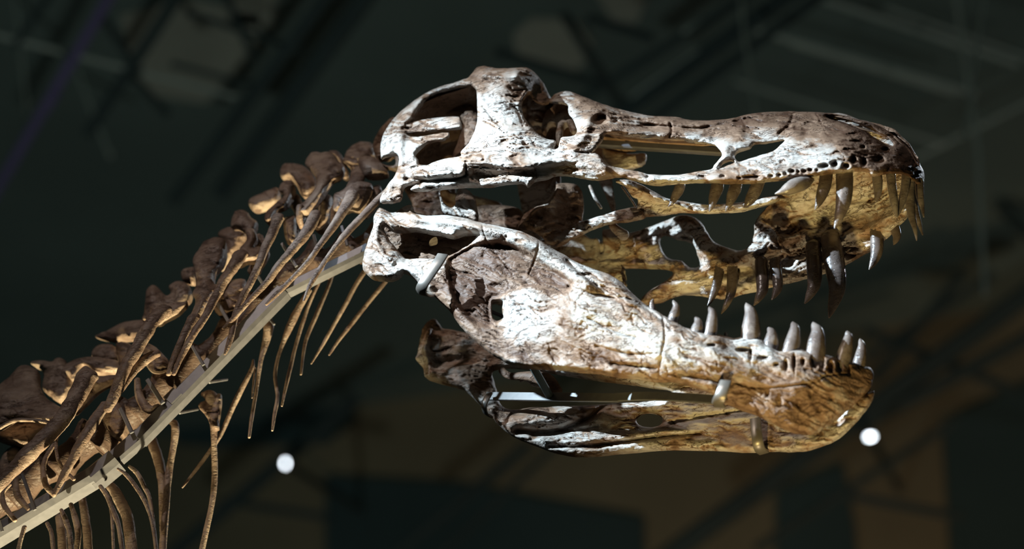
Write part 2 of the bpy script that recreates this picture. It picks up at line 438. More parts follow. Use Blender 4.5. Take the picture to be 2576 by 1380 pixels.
# wall: dark glazed openings between plastered piers
win = [[(820, 1195), (1150, 1215), (1480, 1275), (1620, 1300), (1620, 1500), (820, 1500)],
       [(1955, 1235), (2120, 1165), (2150, 1320), (2160, 1500), (1955, 1500)],
       [(2372, 1062), (2590, 960), (2620, 960), (2620, 1500), (2400, 1500)],
       [(900, 1045), (620, 1000), (440, 980), (440, 1110), (560, 1120), (820, 1110)]]
for i, pts in enumerate(win):
    slab('window_%d' % (i+1), [RW(x, y, YW-0.05) for x, y in pts], DARKM, 0.04, 1)

def beam(name, parent, p, q, wpx, mat, plane, depth=0.25):
    a = ray_plane(p[0], p[1], *plane); b = ray_plane(q[0], q[1], *plane)
    dist = np.linalg.norm((a+b)/2-CAM); wd = wpx*dist/FPX
    t = (b-a)/np.linalg.norm(b-a); v = (a+b)/2-CAM; s = np.cross(t, v); s /= np.linalg.norm(s)
    mb = MB(); bar(mb, a, b, wd, min(depth, wd*1.2), s)
    return mb.build(name, mat, parent, smooth=False)
def empty(name, loc, label=None, cat=None, group=None):
    o = bpy.data.objects.new(name, None); sc.collection.objects.link(o); o.location = loc
    o.empty_display_size = 0.2
    return tag(o, label, cat, group)
def attach(o, root):
    o.parent = root; o.matrix_parent_inverse = Matrix.Translation(-Vector(root.location))
def truss(label, members, z, name='roof_truss', cat='roof truss'):
    loc = ray_plane(*members[0][1], 2, z)
    r = empty(name, loc, label, cat)
    for name, p, q, wpx, mat in members: attach(beam(name, None, p, q, wpx, mat, (2, z)), r)
    return r
truss('dark roof truss with crossed braces left of the neck bones', [
    ('chord', (500, -90), (225, 330), 30, BEAM), ('chord', (-40, 80), (620, 250), 13, BEAMP),
    ('brace', (255, 40), (350, 180), 20, BEAM), ('brace', (335, 195), (420, 285), 20, BEAM),
    ('brace', (130, -20), (40, 110), 20, BEAM), ('brace', (560, -30), (640, 150), 20, BEAM),
    ('brace', (470, 30), (760, 130), 16, BEAM), ('chord', (430, 160), (640, 215), 14, BEAM)], 10.4)
truss('wide dark roof truss running diagonally above the braincase', [
    ('chord', (960, -60), (560, 480), 46, BEAM), ('chord', (860, -60), (440, 500), 34, BEAM),
    ('chord', (1500, 330), (2080, -80), 44, BEAM), ('chord', (1560, 360), (2160, -80), 26, BEAM),
    ('chord', (1430, 270), (1960, -60), 22, BEAM),
    ('brace', (1420, 40), (1560, 260), 24, BEAM), ('brace', (1250, 130), (1520, 215), 22, BEAM),
    ('brace', (1480, 45), (1640, 95), 22, BEAM),
    ('batten', (1760, 125), (1590, 245), 12, BEAMP), ('batten', (1725, 230), (1660, 280), 9, BEAMP),
    ('batten', (1840, 15), (1720, 80), 12, BEAMP)], 10.2)
truss('pale ceiling frame of long slanted battens above the snout', [
    ('batten', (1900, 75), (2450, 235), 16, BEAMP), ('batten', (1990, 110), (2400, 235), 10, BEAMP),
    ('batten', (2060, -5), (2560, 160), 14, BEAMP), ('batten', (1850, 205), (2380, 365), 10, BEAMP),
    ('batten', (2230, 20), (2600, 150), 9, BEAMP), ('batten', (2300, 400), (2600, 250), 10, BEAMP)], 10.9, 'batten_frame', 'battens')
def wall_truss(label, members, y):
    loc = ray_plane(*members[0][1], 1, y)
    r = empty('wall_truss', loc, label, 'truss')
    for name, p, q, wpx, mat in members: attach(beam(name, None, p, q, wpx, mat, (1, y)), r)
wall_truss('dark steel truss crossing the brown wall beyond the lower teeth', [
    ('chord', (1650, 1420), (2640, 700), 54, BEAM), ('chord', (2150, 1080), (2640, 820), 34, BEAM),
    ('brace', (2180, 830), (2560, 985), 24, BEAM), ('brace', (2200, 950), (2420, 690), 26, BEAM),
    ('brace', (2520, 520), (2640, 640), 30, BEAM), ('chord', (2180, 900), (2500, 690), 20, BEAM),
    ('brace', (2130, 1245), (2420, 1300), 22, BEAM), ('chord', (1900, 1380), (2400, 1060), 22, BEAM)], 9.0)
wall_truss('dark steel truss low behind the hanging neck ribs', [
    ('chord', (400, 1420), (900, 1000), 34, BEAM), ('chord', (960, 1420), (1330, 1120), 26, BEAM),
    ('chord', (1080, 1420), (1420, 1100), 18, BEAM), ('brace', (560, 1260), (830, 1300), 18, BEAM)], 9.0)
# violet pipe and hanging rods
r = empty('pipe', RC(135, 230, 9.9), 'straight violet painted pipe slanting up beneath the ceiling at far left', 'pipe')
attach(beam('pipe_run', None, (-60, 565), (300, -50), 26, PURP, (2, 9.9)), r)
attach(beam('coupling', None, (120, 262), (140, 226), 31, PURP, (2, 9.9)), r)
def rod(label, pts, wpx, y):
    r = empty('hanging_rod', RW(pts[0][0], pts[0][1], y), label, 'rod', None)
    a = RW(pts[0][0], pts[0][1], y); mb = MB(); wd = wpx*np.linalg.norm(a-CAM)/FPX
    bar(mb, a, np.array([a[0], a[1], ZC]), wd, min(wd, .05), (1, 0, 0)); attach(mb.build('rod_section', RODM, None, smooth=False), r)
    for i in range(len(pts)-1):
        if pts[i+1] is None or pts[i] is None: continue
        attach(beam('rod_section' if i == 0 else 'rod_fitting', None, pts[i], pts[i+1], wpx, RODM, (1, y), 0.05), r)
rod('pale thin hanging rod with a forked hook beside the violet pipe', [(36, -30), (56, 150), (72, 320), None, (76, 268), (106, 236)], 8, 5.2)
rod('pale thin rod hanging by the crossed truss braces', [(196, 180), (240, 300), (278, 392)], 9, 6.0)
rod('pale thin rod hanging at the far right above the snout', [(2478, -30), (2450, 180), (2424, 350), None, (2440, 270), (2490, 300)], 8, 4.0)
rod('faint thin rod hanging just above the snout ridge', [(1872, 90), (1888, 180), (1902, 290)], 9, 5.0)
rod('faint upright rod beyond the front teeth', [(2460, 380), (2470, 600), (2478, 740)], 12, 6.0)
def lamp(label, px, py, y, rx, rz):
    c = RW(px, py, y); r = empty('spot_lamp', c, label, 'lamp')
    s = np.linalg.norm(c-CAM)/FPX
    mb = MB(); sphere(mb, c, s*7, (rx, 0.8, rz), 8); attach(mb.build('bulb', LAMP), r)
    d = (CAM-c)/np.linalg.norm(CAM-c); mb = MB()
    A = np.array([np.r_[c-d*0.28, s*6], np.r_[c-d*0.2, s*11], np.r_[c-d*0.02, s*12]])
    t = np.cross(d, (0, 0, 1)); t /= np.linalg.norm(t); u = np.cross(d, t); n = 16
    rows = [np.array([a[:3]+(t*math.cos(k*2*math.pi/n)+u*math.sin(k*2*math.pi/n))*a[3] for k in range(n)]) for a in A]
    V = np.concatenate(rows); I = np.arange(3*n).reshape(3, n); a, b = I[:-1], I[1:]
    mb.add(V, np.stack([a, np.roll(a, -1, 1), np.roll(b, -1, 1), b], -1).reshape(-1, 4))
    mb.add(np.concatenate([[A[0][:3]], rows[0]]), np.array([[0, 1+i, 1+(i+1) % n] for i in range(n)]))
    attach(mb.build('housing', BEAM), r)
    e = c-d*0.2; mb = MB(); bar(mb, e, np.array([e[0], YW, e[2]+0.5]), .05, .05, (1, 0, 0)); attach(mb.build('bracket', BEAM, None, smooth=False), r)
lamp('small white glowing spot lamp below the neck ribs', 718, 1165, 8.6, 0.5, 1.2)
lamp('small white glowing spot lamp below the front of the jaw', 2189, 1098, 8.6, 1.3, 0.7)

# ------------------------------------------------------------------ the skeleton
SKEL = empty('dinosaur_skeleton', (0, 0, 0), 'mounted fossil dinosaur skeleton with open toothed jaws and long neck on steel bars', 'skeleton')

# ---- cranium, the side that faces the visitor
cr_out = [(958, 398), (958, 360), (971, 325), (996, 292), (1025, 265), (1051, 247), (1074, 232), (1109, 217), (1141, 208), (1161, 201), (1178, 195),
 (1190, 181), (1199, 170), (1216, 165), (1233, 168), (1251, 172), (1277, 171), (1306, 170), (1326, 170), (1343, 181), (1364, 204), (1375, 224), (1381, 241),
 (1384, 250), (1393, 239), (1410, 231), (1433, 230), (1464, 241), (1496, 254), (1528, 265), (1574, 278), (1614, 287), (1649, 292), (1701, 294), (1728, 300), (1762, 303),
 (1806, 301), (1843, 297), (1870, 290), (1910, 283), (1968, 280), (2012, 281), (2076, 283), (2111, 288), (2154, 299), (2195, 308), (2224, 321), (2253, 336),
 (2270, 353), (2291, 373), (2305, 397), (2317, 417), (2325, 437), (2325, 456), (2314, 466), (2298, 456), (2285, 443), (2262, 434), (2227, 434), (2195, 441), (2183, 432), (2157, 428),
 (2128, 432), (2102, 434), (2064, 438), (2024, 444), (1980, 450), (1937, 454), (1908, 458), (1850, 460), (1806, 458), (1748, 458), (1700, 460), (1661, 465), (1620, 460),
 (1588, 450), (1545, 443), (1500, 452), (1465, 448), (1430, 441), (1400, 440), (1375, 449), (1345, 455), (1329, 470), (1312, 461), (1270, 463), (1227, 470), (1199, 469),
 (1150, 472), (1103, 476), (1062, 478), (1033, 478), (1040, 468), (1053, 462), (1030, 464), (1016, 473), (1010, 499), (996, 507), (975, 510), (957, 508), (959, 491), (975, 465),
 (993, 441), (1001, 418), (1003, 394), (988, 390), (966, 396)]
h_temporal = [(1042, 302), (1048, 285), (1062, 262), (1080, 243), (1109, 230), (1149, 221), (1178, 216), (1193, 221), (1199, 232), (1200, 255), (1201, 297), (1193, 331), (1178, 360),
 (1158, 383), (1159, 392), (1117, 399), (1086, 410), (1074, 415), (1056, 413), (1052, 401), (1044, 388), (1062, 367), (1086, 355), (1114, 352), (1129, 341), (1128, 333), (1103, 335), (1062, 342),
 (1034, 343), (1024, 336), (1050, 333), (1086, 330), (1114, 327), (1146, 323), (1161, 319), (1159, 299), (1149, 292), (1117, 294), (1074, 299)]
h_orbit = [(1318, 291), (1312, 265), (1318, 248), (1330, 236), (1342, 252), (1362, 262), (1378, 258), (1392, 259), (1426, 263), (1430, 285), (1442, 302), (1451, 325), (1445, 340), (1416, 344), (1408, 354),
 (1404, 371), (1393, 372), (1398, 354), (1375, 349), (1352, 334), (1332, 314), (1325, 303)]
h_antorb = [(1524, 336), (1516, 351), (1499, 371), (1485, 383), (1504, 387), (1516, 400), (1528, 414), (1562, 423), (1603, 430), (1632, 438), (1678, 440), (1713, 438), (1748, 432), (1788, 426),
 (1796, 416), (1806, 404), (1816, 391), (1812, 380), (1803, 368), (1786, 361), (1748, 357), (1707, 351), (1672, 350), (1649, 346), (1620, 346), (1586, 343), (1557, 339)]
h_small = [(1810, 422), (1817, 411), (1835, 403), (1847, 406), (1829, 416)]
h_maxil = [(1847, 391), (1861, 380), (1887, 371), (1898, 361), (1936, 357), (1974, 351), (1962, 365), (1945, 380), (1919, 388), (1893, 396), (1870, 404), (1856, 405)]
h_naris = [(2076, 292), (2102, 291), (2134, 299), (2160, 310), (2192, 321), (2215, 335), (2236, 347), (2247, 362), (2243, 368), (2224, 360), (2204, 348), (2183, 334), (2157, 321), (2122, 307), (2096, 301)]
K = 1.12
cr_ctrl = [(x, y, Y*K) for x, y, Y in [(960, 350, -.16), (970, 500, -.20), (1000, 420, -.21), (1050, 450, -.24), (1050, 240, -.13), (1216, 165, -.145), (1326, 172, -.13), (1375, 235, -.10), (1200, 300, -.205), (1270, 240, -.19),
 (1200, 400, -.25), (1300, 400, -.26), (1200, 468, -.235), (1350, 350, -.225), (1410, 233, -.10), (1440, 300, -.15), (1450, 380, -.23), (1450, 440, -.225), (1500, 420, -.24), (1520, 264, -.085), (1505, 340, -.195), (1510, 302, -.155), (1480, 272, -.125), (1600, 285, -.06), (1600, 330, -.125),
 (1600, 445, -.235), (1760, 303, -.05), (1760, 350, -.105), (1760, 448, -.22), (1820, 390, -.16), (1900, 284, -.04), (1900, 340, -.10), (1900, 452, -.205), (2000, 281, -.03), (2000, 350, -.125), (2000, 446, -.195),
 (2110, 289, -.02), (2120, 350, -.12), (2120, 432, -.18), (2200, 310, -.015), (2200, 380, -.10), (2200, 436, -.15), (2270, 355, -.0), (2270, 436, -.095), (2320, 430, .01), (2325, 455, 0.01)]]
cr_strokes = [
 ([(1040, 440), (1110, 436), (1160, 436)], 11, .020), ([(1010, 345), (1005, 400), (1010, 440)], 10, .012), ([(1060, 455), (1140, 452), (1170, 443)], 4, -.018),
 ([(1060, 250), (1030, 285), (1000, 330), (975, 390)], 12, .014), ([(1172, 405), (1230, 408), (1330, 415), (1420, 405), (1520, 425)], 18, .020),
 ([(1200, 440), (1290, 436), (1380, 425), (1440, 420)], 10, -.016), ([(1215, 180), (1270, 190), (1330, 185)], 16, .016),
 ([(1300, 190), (1325, 220), (1312, 262)], 12, .018), ([(1204, 255), (1225, 280), (1245, 305), (1262, 320)], 2.6, -.010), ([(1200, 240), (1215, 262), (1245, 295), (1256, 312)], 2.6, -.008),
 ([(1172, 408), (1172, 440)], 2.5, -.012), ([(1480, 300), (1470, 340), (1440, 375)], 12, .016), ([(1400, 355), (1435, 378), (1480, 385)], 2.6, -.010),
 ([(1460, 255), (1540, 280), (1620, 300), (1760, 315), (1840, 308)], 10, .012), ([(1540, 300), (1620, 312), (1690, 318), (1760, 322), (1850, 305), (1920, 292)], 3, -.010),
 ([(1540, 325), (1640, 335), (1700, 338), (1780, 345)], 9, .014), ([(1686, 312), (1690, 330), (1682, 346)], 3, -.012),
 ([(1880, 330), (1930, 345), (1975, 340)], 12, -.012), ([(1820, 385), (1830, 360), (1860, 345)], 14, .012), ([(1995, 290), (1985, 315), (1960, 335)], 4, -.010),
 ([(1640, 448), (1760, 448), (1900, 444), (2020, 436), (2110, 424)], 9, .010), ([(2060, 300), (2130, 322), (2200, 350), (2260, 380)], 10, .010)]
cr_pits = [(1510, 301, 18, 13, .04), (1633, 316, 20, 8, .014), (1550, 305, 6, 5, .012),
 (2073, 418, 14, 7, .030), (2099, 414, 9, 9, .030), (2128, 417, 9, 7, .030), (2147, 402, 7, 9, .030), (2173, 408, 7, 9, .030), (2038, 428, 7, 5, .026), (2023, 431, 8, 5, .026), (2008, 432, 5, 3.5, .02), (1992, 431, 8, 5, .026),
 (2212, 402, 14, 8, .022), (2171, 370, 6, 4, .015), (2228, 375, 8, 5, .015), (1768, 444, 14, 4, .014), (1818, 444, 9, 4, .014), (1884, 445, 15, 4, .016), (1905, 446, 9, 5, .018), (1632, 446, 8, 3.5, .012),
 (1940, 442, 7, 4, .016), (1960, 440, 6, 4, .016), (1976, 436, 6, 4, .016), (1267, 383, 11, 4, .01), (1045, 421, 12, 4, .012), (2055, 428, 5, 4, .02), (1860, 447, 5, 3, .012)]
mb = MB()
plate(mb, cr_out, [h_temporal, h_orbit, h_antorb, h_small, h_maxil, h_naris], cr_ctrl, T=0.036, Tf=0.02, R=13, g=2.4, seed=11, ang=0.05, k=1.0, flake=1.0,
      strokes=cr_strokes+[([(1255+i*9, 262+i*3.2), (1275+i*8.5, 258+i*5), (1300+i*2.5, 272+i*7.5)], 2.2, -.005) for i in range(7)], pits=cr_pits,
      tones=[([(1180, 160), (1400, 160), (1385, 260), (1300, 260), (1200, 230)], .28, 30), ([(1500, 240), (2330, 240), (2330, 440), (2150, 420), (1960, 340), (1700, 345), (1520, 330)], .34, 60),
             ([(2120, 320), (2340, 320), (2340, 470), (2170, 440)], .30, 60)])
skull = mb.build('skull', BONE, SKEL)
# the same bones on the far side
far = MB(); V = np.concatenate(mb.v)*np.array([1, -1, 1]); Fq = np.concatenate(mb.f4)[:, ::-1]
Fq = Fq[(V[Fq][:, :, 0] < U(1455, 400, -.22)[0]).all(1)]; us = np.unique(Fq); rm = np.full(len(V), -1); rm[us] = np.arange(len(us))
far.add(V[us], rm[Fq], np.concatenate(mb.t)[us])
skull_far = far.build('skull_side', BONE, skull)
# skull roof across the midline
top = smooth_ring([p for p in cr_out if p[1] < 300 and p[0] > 990 and p[0] < 2150] + [(2195, 309), (2224, 322), (2253, 338), (2270, 355), (2291, 375), (2305, 399), (2316, 419)], 2, False)
top[:, 1] += 7
P = unproj(top[:, 0], top[:, 1], rbf(cr_ctrl, top[:, 0], top[:, 1])+0.018)
n = len(P); m = 9; rows = []
for a in np.linspace(-1, 1, m):
    Q = P.copy(); Q[:, 1] = P[:, 1]*-a
    Q[:, 2] += 0.018*(1-a*a); rows.append(Q)
G = np.stack(rows, 1); up = G.reshape(-1, 3); dn = (G-np.array([0, 0, 0.022])).reshape(-1, 3)
I = np.arange(n*m).reshape(n, m); q = np.stack([I[:-1, :-1], I[1:, :-1], I[1:, 1:], I[:-1, 1:]], -1).reshape(-1, 4)
mbr = MB(); mbr.add(np.concatenate([up, dn]), np.concatenate([q, q[:, ::-1]+n*m]), np.full(2*n*m, 0.5))
mbr.build('skull_roof', BONE, skull)

# ---- inner skull bones seen through the openings
def bone(name, parent, outer, ctrl, T=0.05, R=20, mat=None, seed=1, holes=(), g=3.2, **kw):
    mb = MB(); plate(mb, outer, holes, ctrl, T=T, R=R, g=g, seed=seed, **kw)
    return mb.build(name, mat or BONE, parent)
# occipital crest behind the temporal arch
bone('occipital_crest', skull, [(990, 294), (975, 303), (958, 322), (944, 345), (938, 362), (943, 390), (955, 416), (975, 422), (1000, 424), (1010, 400), (1010, 340), (1005, 305)],
     [(940, 360, -.02), (1000, 300, -.06), (1000, 420, -.05)], T=.06, R=16, seed=21, holes=[[(957, 400), (972, 398), (990, 392), (994, 414), (975, 416), (960, 410)]], tones=[([(930, 280), (1020, 280), (1020, 430), (930, 430)], .2, 5)])
# braincase mass in the temporal opening
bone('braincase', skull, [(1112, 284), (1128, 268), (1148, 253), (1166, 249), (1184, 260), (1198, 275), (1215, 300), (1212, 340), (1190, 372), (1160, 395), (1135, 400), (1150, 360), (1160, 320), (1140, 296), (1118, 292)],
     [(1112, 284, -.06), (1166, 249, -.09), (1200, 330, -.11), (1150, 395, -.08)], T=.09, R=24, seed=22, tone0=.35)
bone('braincase_wall', skull, [(1330, 235), (1365, 240), (1382, 262), (1384, 300), (1372, 325), (1352, 318), (1338, 322), (1324, 306), (1326, 270)],
     [(1330, 240, -.05), (1380, 300, -.03)], T=.06, R=16, seed=23)
bone('orbit_wall', skull, [(1372, 282), (1392, 262), (1430, 255), (1436, 280), (1444, 300), (1452, 324), (1440, 336), (1432, 326), (1424, 312), (1416, 322), (1414, 345), (1410, 362), (1400, 362), (1398, 340), (1400, 318), (1388, 312), (1376, 322), (1366, 338), (1362, 320)],
     [(1380, 290, -.05), (1440, 300, -.08), (1405, 350, -.12)], T=.05, R=10, seed=24)
# palate: pterygoid, epipterygoid, palatine, long vomer bar
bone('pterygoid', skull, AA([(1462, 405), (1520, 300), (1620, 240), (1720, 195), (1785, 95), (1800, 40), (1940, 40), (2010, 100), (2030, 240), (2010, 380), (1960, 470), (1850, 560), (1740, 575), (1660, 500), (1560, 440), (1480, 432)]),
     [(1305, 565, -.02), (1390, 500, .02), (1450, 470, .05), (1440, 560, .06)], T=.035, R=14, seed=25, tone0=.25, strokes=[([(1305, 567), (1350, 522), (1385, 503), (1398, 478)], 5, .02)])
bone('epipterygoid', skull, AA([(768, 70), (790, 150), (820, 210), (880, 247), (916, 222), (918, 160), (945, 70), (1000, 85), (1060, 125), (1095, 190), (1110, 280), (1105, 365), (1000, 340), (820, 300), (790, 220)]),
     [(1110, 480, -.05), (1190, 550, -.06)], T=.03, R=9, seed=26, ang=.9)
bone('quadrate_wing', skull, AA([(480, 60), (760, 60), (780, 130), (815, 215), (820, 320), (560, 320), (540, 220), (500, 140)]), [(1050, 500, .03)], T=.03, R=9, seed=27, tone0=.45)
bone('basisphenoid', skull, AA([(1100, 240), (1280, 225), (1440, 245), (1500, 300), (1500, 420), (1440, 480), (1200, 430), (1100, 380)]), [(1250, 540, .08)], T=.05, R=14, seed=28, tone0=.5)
bone('palatine', skull, [(1546, 455), (1569, 467), (1590, 493), (1603, 500), (1602, 525), (1614, 543), (1663, 541), (1712, 534), (1782, 535), (1869, 530), (1953, 506), (1955, 492), (1904, 500), (1869, 508), (1782, 514), (1720, 506), (1677, 498), (1646, 482), (1614, 464), (1580, 452)],
     [(1550, 460, -.08), (1610, 530, .0), (1780, 525, .02), (1950, 500, .03)], T=.025, R=9, seed=29, strokes=[([(1575, 465), (1640, 492), (1700, 512)], 7, .016)])
bone('vomer_bar', skull, [(1360, 606), (1400, 590), (1450, 562), (1502, 545), (1555, 529), (1604, 520), (1625, 541), (1600, 552), (1530, 562), (1485, 577), (1440, 600), (1385, 616)],
     [(1360, 605, .04), (1500, 555, .02), (1610, 530, .01)], T=.03, R=10, seed=30)
tubes = [([(1484, 468, .05, 4), (1495, 495, .05, 4), (1512, 523, .05, 3.5)], .2), ([(1528, 545, .05, 8), (1545, 572, .06, 11), (1570, 592, .08, 15)], .3), ([(1565, 470, .05, 3), (1590, 505, .06, 3), (1605, 530, .07, 3)], .4)]
for i, (t, tn) in enumerate(tubes):
    m_ = MB(); tube(m_, t, 8, 5, tone=tn, seed=i); m_.build('palate_rod', BONE, skull)
# inner wall behind the nostril and behind the antorbital opening
bone('nasal_septum', skull, [(2060, 292), (2110, 284), (2160, 300), (2220, 325), (2262, 360), (2250, 385), (2210, 372), (2140, 340), (2080, 312)], [(2060, 300, -.01), (2250, 360, .0)], T=.02, R=10, seed=31)
bone('vomer_plate', skull, A2([(390, 600), (480, 620), (620, 640), (770, 640), (780, 700), (740, 745), (640, 775), (600, 800), (480, 780), (420, 720)]), [(1560, 400, .06)], T=.03, R=10, seed=32)

# far upper jaw, its inner face towards the viewer
fm_out = [(2264, 560), (2236, 588), (2201, 616), (2180, 632), (2121, 662), (2080, 680), (2027, 697), (1967, 711), (1922, 721), (1852, 739), (1813, 748), (1778, 742), (1716, 737), (1660, 756), (1618, 763), (1612, 752), (1639, 727), (1691, 693), (1674, 672), (1590, 671), (1502, 669), (1440, 672), (1430, 650), (1457, 633), (1495, 612), (1555, 591), (1597, 582), (1642, 567), (1695, 546), (1719, 539),
 (1750, 548), (1766, 562), (1782, 588), (1799, 609), (1855, 630), (1883, 619), (1897, 588), (1899, 560), (1920, 530), (1946, 500), (1985, 470), (2020, 420), (2070, 360), (2150, 330), (2230, 350), (2290, 420), (2306, 470), (2290, 530)]
fm_hole = [(1668, 588), (1700, 598), (1738, 608), (1754, 640), (1760, 668), (1735, 672), (1715, 655), (1690, 652), (1672, 640), (1660, 610)]
fm_ctrl = [(2264, 560, .10), (2200, 615, .165), (2100, 665, .20), (2000, 700, .22), (1850, 738, .235), (1716, 737, .245), (1618, 762, .25), (1500, 650, .24), (1560, 600, .20), (1700, 560, .16), (1900, 560, .15), (2009, 470, .09), (2080, 360, .02), (2150, 330, .0), (2290, 420, .03), (2150, 480, .13), (2000, 590, .19), (1850, 680, .21)]
bone('upper_jaw', skull, fm_out, fm_ctrl, T=.05, R=14, g=2.8, seed=35, holes=[fm_hole], k=1.35, ang=-.35,
     strokes=[([(1660, 670), (1700, 690), (1760, 690), (1850, 655), (1930, 620), (2030, 590)], 16, .022), ([(1440, 655), (1540, 662), (1660, 668)], 10, .018), ([(1700, 700), (1800, 690), (1880, 680)], 10, -.018), ([(1760, 610), (1800, 640), (1850, 655)], 14, .012),
              ([(1915, 555), (1950, 580), (1965, 620), (1985, 640)], 4, .012), ([(1935, 600), (1975, 640)], 4, .010), ([(1960, 500), (1990, 530), (1975, 570), (1930, 560)], 9, .014), ([(2050, 620), (2120, 590), (2200, 575)], 14, .012)],
     pits=[(2030, 690, 16, 10, .02), (2085, 668, 16, 10, .02), (1985, 660, 14, 12, .014), (2140, 645, 12, 9, .02), (1810, 735, 10, 8, .018), (1880, 722, 10, 8, .018), (1720, 615, 25, 25, .03), (2070, 560, 14, 12, .012), (2100, 520, 16, 10, .01)])

# ---- lower jaw, near half
jw_out = [(942, 540), (955, 522), (975, 531), (993, 534), (1013, 521), (1031, 515), (1040, 521), (1042, 531), (1054, 537), (1083, 541), (1126, 541), (1167, 547), (1199, 556), (1242, 566), (1286, 575), (1323, 586), (1358, 604), (1390, 624),
 (1416, 638), (1445, 656), (1480, 671), (1530, 689), (1557, 705), (1574, 720), (1603, 749), (1629, 769), (1649, 779), (1678, 798), (1704, 812), (1719, 821), (1739, 828), (1777, 838), (1812, 841), (1846, 850), (1870, 846),
 (1907, 850), (1936, 867), (1960, 882), (1980, 880), (2004, 876), (2029, 882), (2065, 889), (2099, 898), (2126, 909), (2151, 912), (2175, 920), (2187, 923), (2198, 938), (2196, 953), (2190, 977), (2169, 999), (2144, 1017), (2120, 1038),
 (2093, 1060), (2065, 1078), (2041, 1090), (2004, 1087), (1974, 1078), (1937, 1060), (1898, 1041), (1870, 1032), (1828, 1014), (1800, 993), (1755, 974), (1700, 959), (1652, 958), (1603, 951), (1559, 947), (1516, 939), (1458, 934), (1400, 928), (1337, 925), (1303, 921),
 (1279, 914), (1254, 900), (1233, 888), (1206, 865), (1184, 847), (1166, 829), (1151, 811), (1139, 792), (1121, 771), (1100, 752), (1077, 733), (1051, 710), (1034, 695), (1016, 685), (1005, 696), (987, 705), (961, 705), (938, 701), (921, 688), (912, 673),
 (913, 653), (918, 630), (926, 604), (938, 572), (939, 551)]
h_fossa = [(966, 567), (993, 583), (1042, 581), (1083, 587), (1112, 592), (1141, 598), (1165, 590), (1199, 592), (1179, 615), (1164, 624), (1121, 647), (1089, 650), (1054, 649), (1022, 650), (998, 626), (975, 595)]
h_fen = [(1238, 757), (1250, 754), (1264, 758), (1263, 780), (1266, 798), (1252, 806), (1240, 800), (1236, 778)]
jw_ctrl = [(930, 640, -.205), (1035, 520, -.20), (1000, 695, -.20), (950, 540, -.20), (1100, 545, -.215), (1200, 570, -.235), (1250, 890, -.205), (1330, 600, -.235), (1330, 750, -.235), (1400, 640, -.225), (1450, 920, -.215), (1450, 800, -.25), (1650, 795, -.215), (1650, 880, -.245), (1650, 950, -.21), (1780, 890, -.222),
 (1850, 855, -.175), (1850, 940, -.20), (1850, 1015, -.15), (2000, 885, -.15), (2000, 980, -.155), (2010, 1080, -.10), (2100, 905, -.115), (2090, 980, -.11), (2080, 1060, -.06), (2185, 930, -.02), (2150, 1000, -.03), (2190, 970, -.0)]
jw_strokes = [([(1045, 545), (1130, 552), (1210, 568), (1290, 590), (1350, 620), (1420, 668), (1480, 715)], 20, .026),
 ([(960, 560), (1030, 572), (1090, 580), (1140, 592)], 8, .014), ([(930, 690), (980, 690), (1030, 680), (1080, 720)], 12, .016), ([(940, 560), (950, 620), (985, 660)], 9, .010),
 ([(1125, 780), (1180, 850), (1260, 905), (1400, 920), (1600, 945)], 12, .010), ([(1424, 655), (1445, 672), (1470, 692), (1502, 718)], 4, -.016),
 ([(1668, 800), (1672, 850), (1662, 900), (1655, 955)], 2.4, -.007), ([(1330, 690), (1350, 640), (1358, 590)], 1.8, -.005), ([(1215, 545), (1222, 600), (1290, 690)], 1.6, -.004),
 ([(1560, 745), (1600, 760), (1660, 800), (1690, 830)], 3, -.008), ([(1430, 720), (1480, 735), (1545, 750)], 3, -.008), ([(1480, 800), (1540, 830), (1600, 850)], 2.5, -.006),
 ([(1500, 870), (1580, 890), (1640, 890)], 4, -.008), ([(1540, 915), (1600, 920), (1650, 925)], 5, -.012),
 ([(1790, 880), (1840, 895), (1920, 905), (2000, 930), (2080, 965)], 10, .006), ([(1840, 960), (1900, 975), (1990, 970), (2050, 960), (2080, 945), (2140, 940)], 2.2, -.008),
 ([(1700, 940), (1760, 950), (1840, 965)], 6, -.010), ([(1655, 958), (1720, 965), (1790, 985)], 6, .008)]
jw_pits = [(1790, 868, 10, 4, .014), (1870, 880, 16, 6, .018), (1888, 890, 5, 14, .02), (1920, 900, 14, 5, .016), (1953, 916, 6, 4, .014), (1977, 917, 5, 13, .022), (1998, 910, 4, 20, .022), (2020, 910, 5, 9, .018),
 (2050, 908, 10, 16, .026), (2068, 912, 7, 16, .024), (2090, 922, 7, 14, .022), (2112, 922, 7, 14, .022), (2136, 928, 5, 10, .016), (1470, 690, 18, 4, .012), (1960, 1010, 8, 12, .008), (2010, 1015, 6, 12, .008), (2060, 1030, 8, 8, .010), (2090, 1000, 7, 7, .009), (1930, 990, 5, 8, .008), (2040, 990, 6, 10, .008), (1250, 720, 20, 8, .006), (1760, 985, 10, 4, .01)]
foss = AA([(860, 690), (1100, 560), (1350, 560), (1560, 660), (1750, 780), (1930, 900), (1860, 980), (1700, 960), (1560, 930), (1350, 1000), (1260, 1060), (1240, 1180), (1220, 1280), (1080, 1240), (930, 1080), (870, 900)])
mb = MB()
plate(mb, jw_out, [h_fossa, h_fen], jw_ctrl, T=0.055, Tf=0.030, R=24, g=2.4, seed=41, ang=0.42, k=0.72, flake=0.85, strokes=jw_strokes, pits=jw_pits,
      regions=[(foss, -.020, 14)], tones=[(foss, .60, 30), ([(1700, 950), (1900, 900), (2220, 900), (2220, 1100), (1950, 1090), (1800, 1000)], .30, 60), ([(1230, 880), (1300, 850), (1660, 900), (1660, 970), (1280, 940)], .15, 30), ([(1100, 690), (1240, 720), (1270, 850), (1330, 900), (1230, 880), (1110, 790)], .40, 25)])  # fossa and rear-lower tones: brown patina plus shade painted into the colour
jaw = mb.build('lower_jaw', BONE, SKEL)
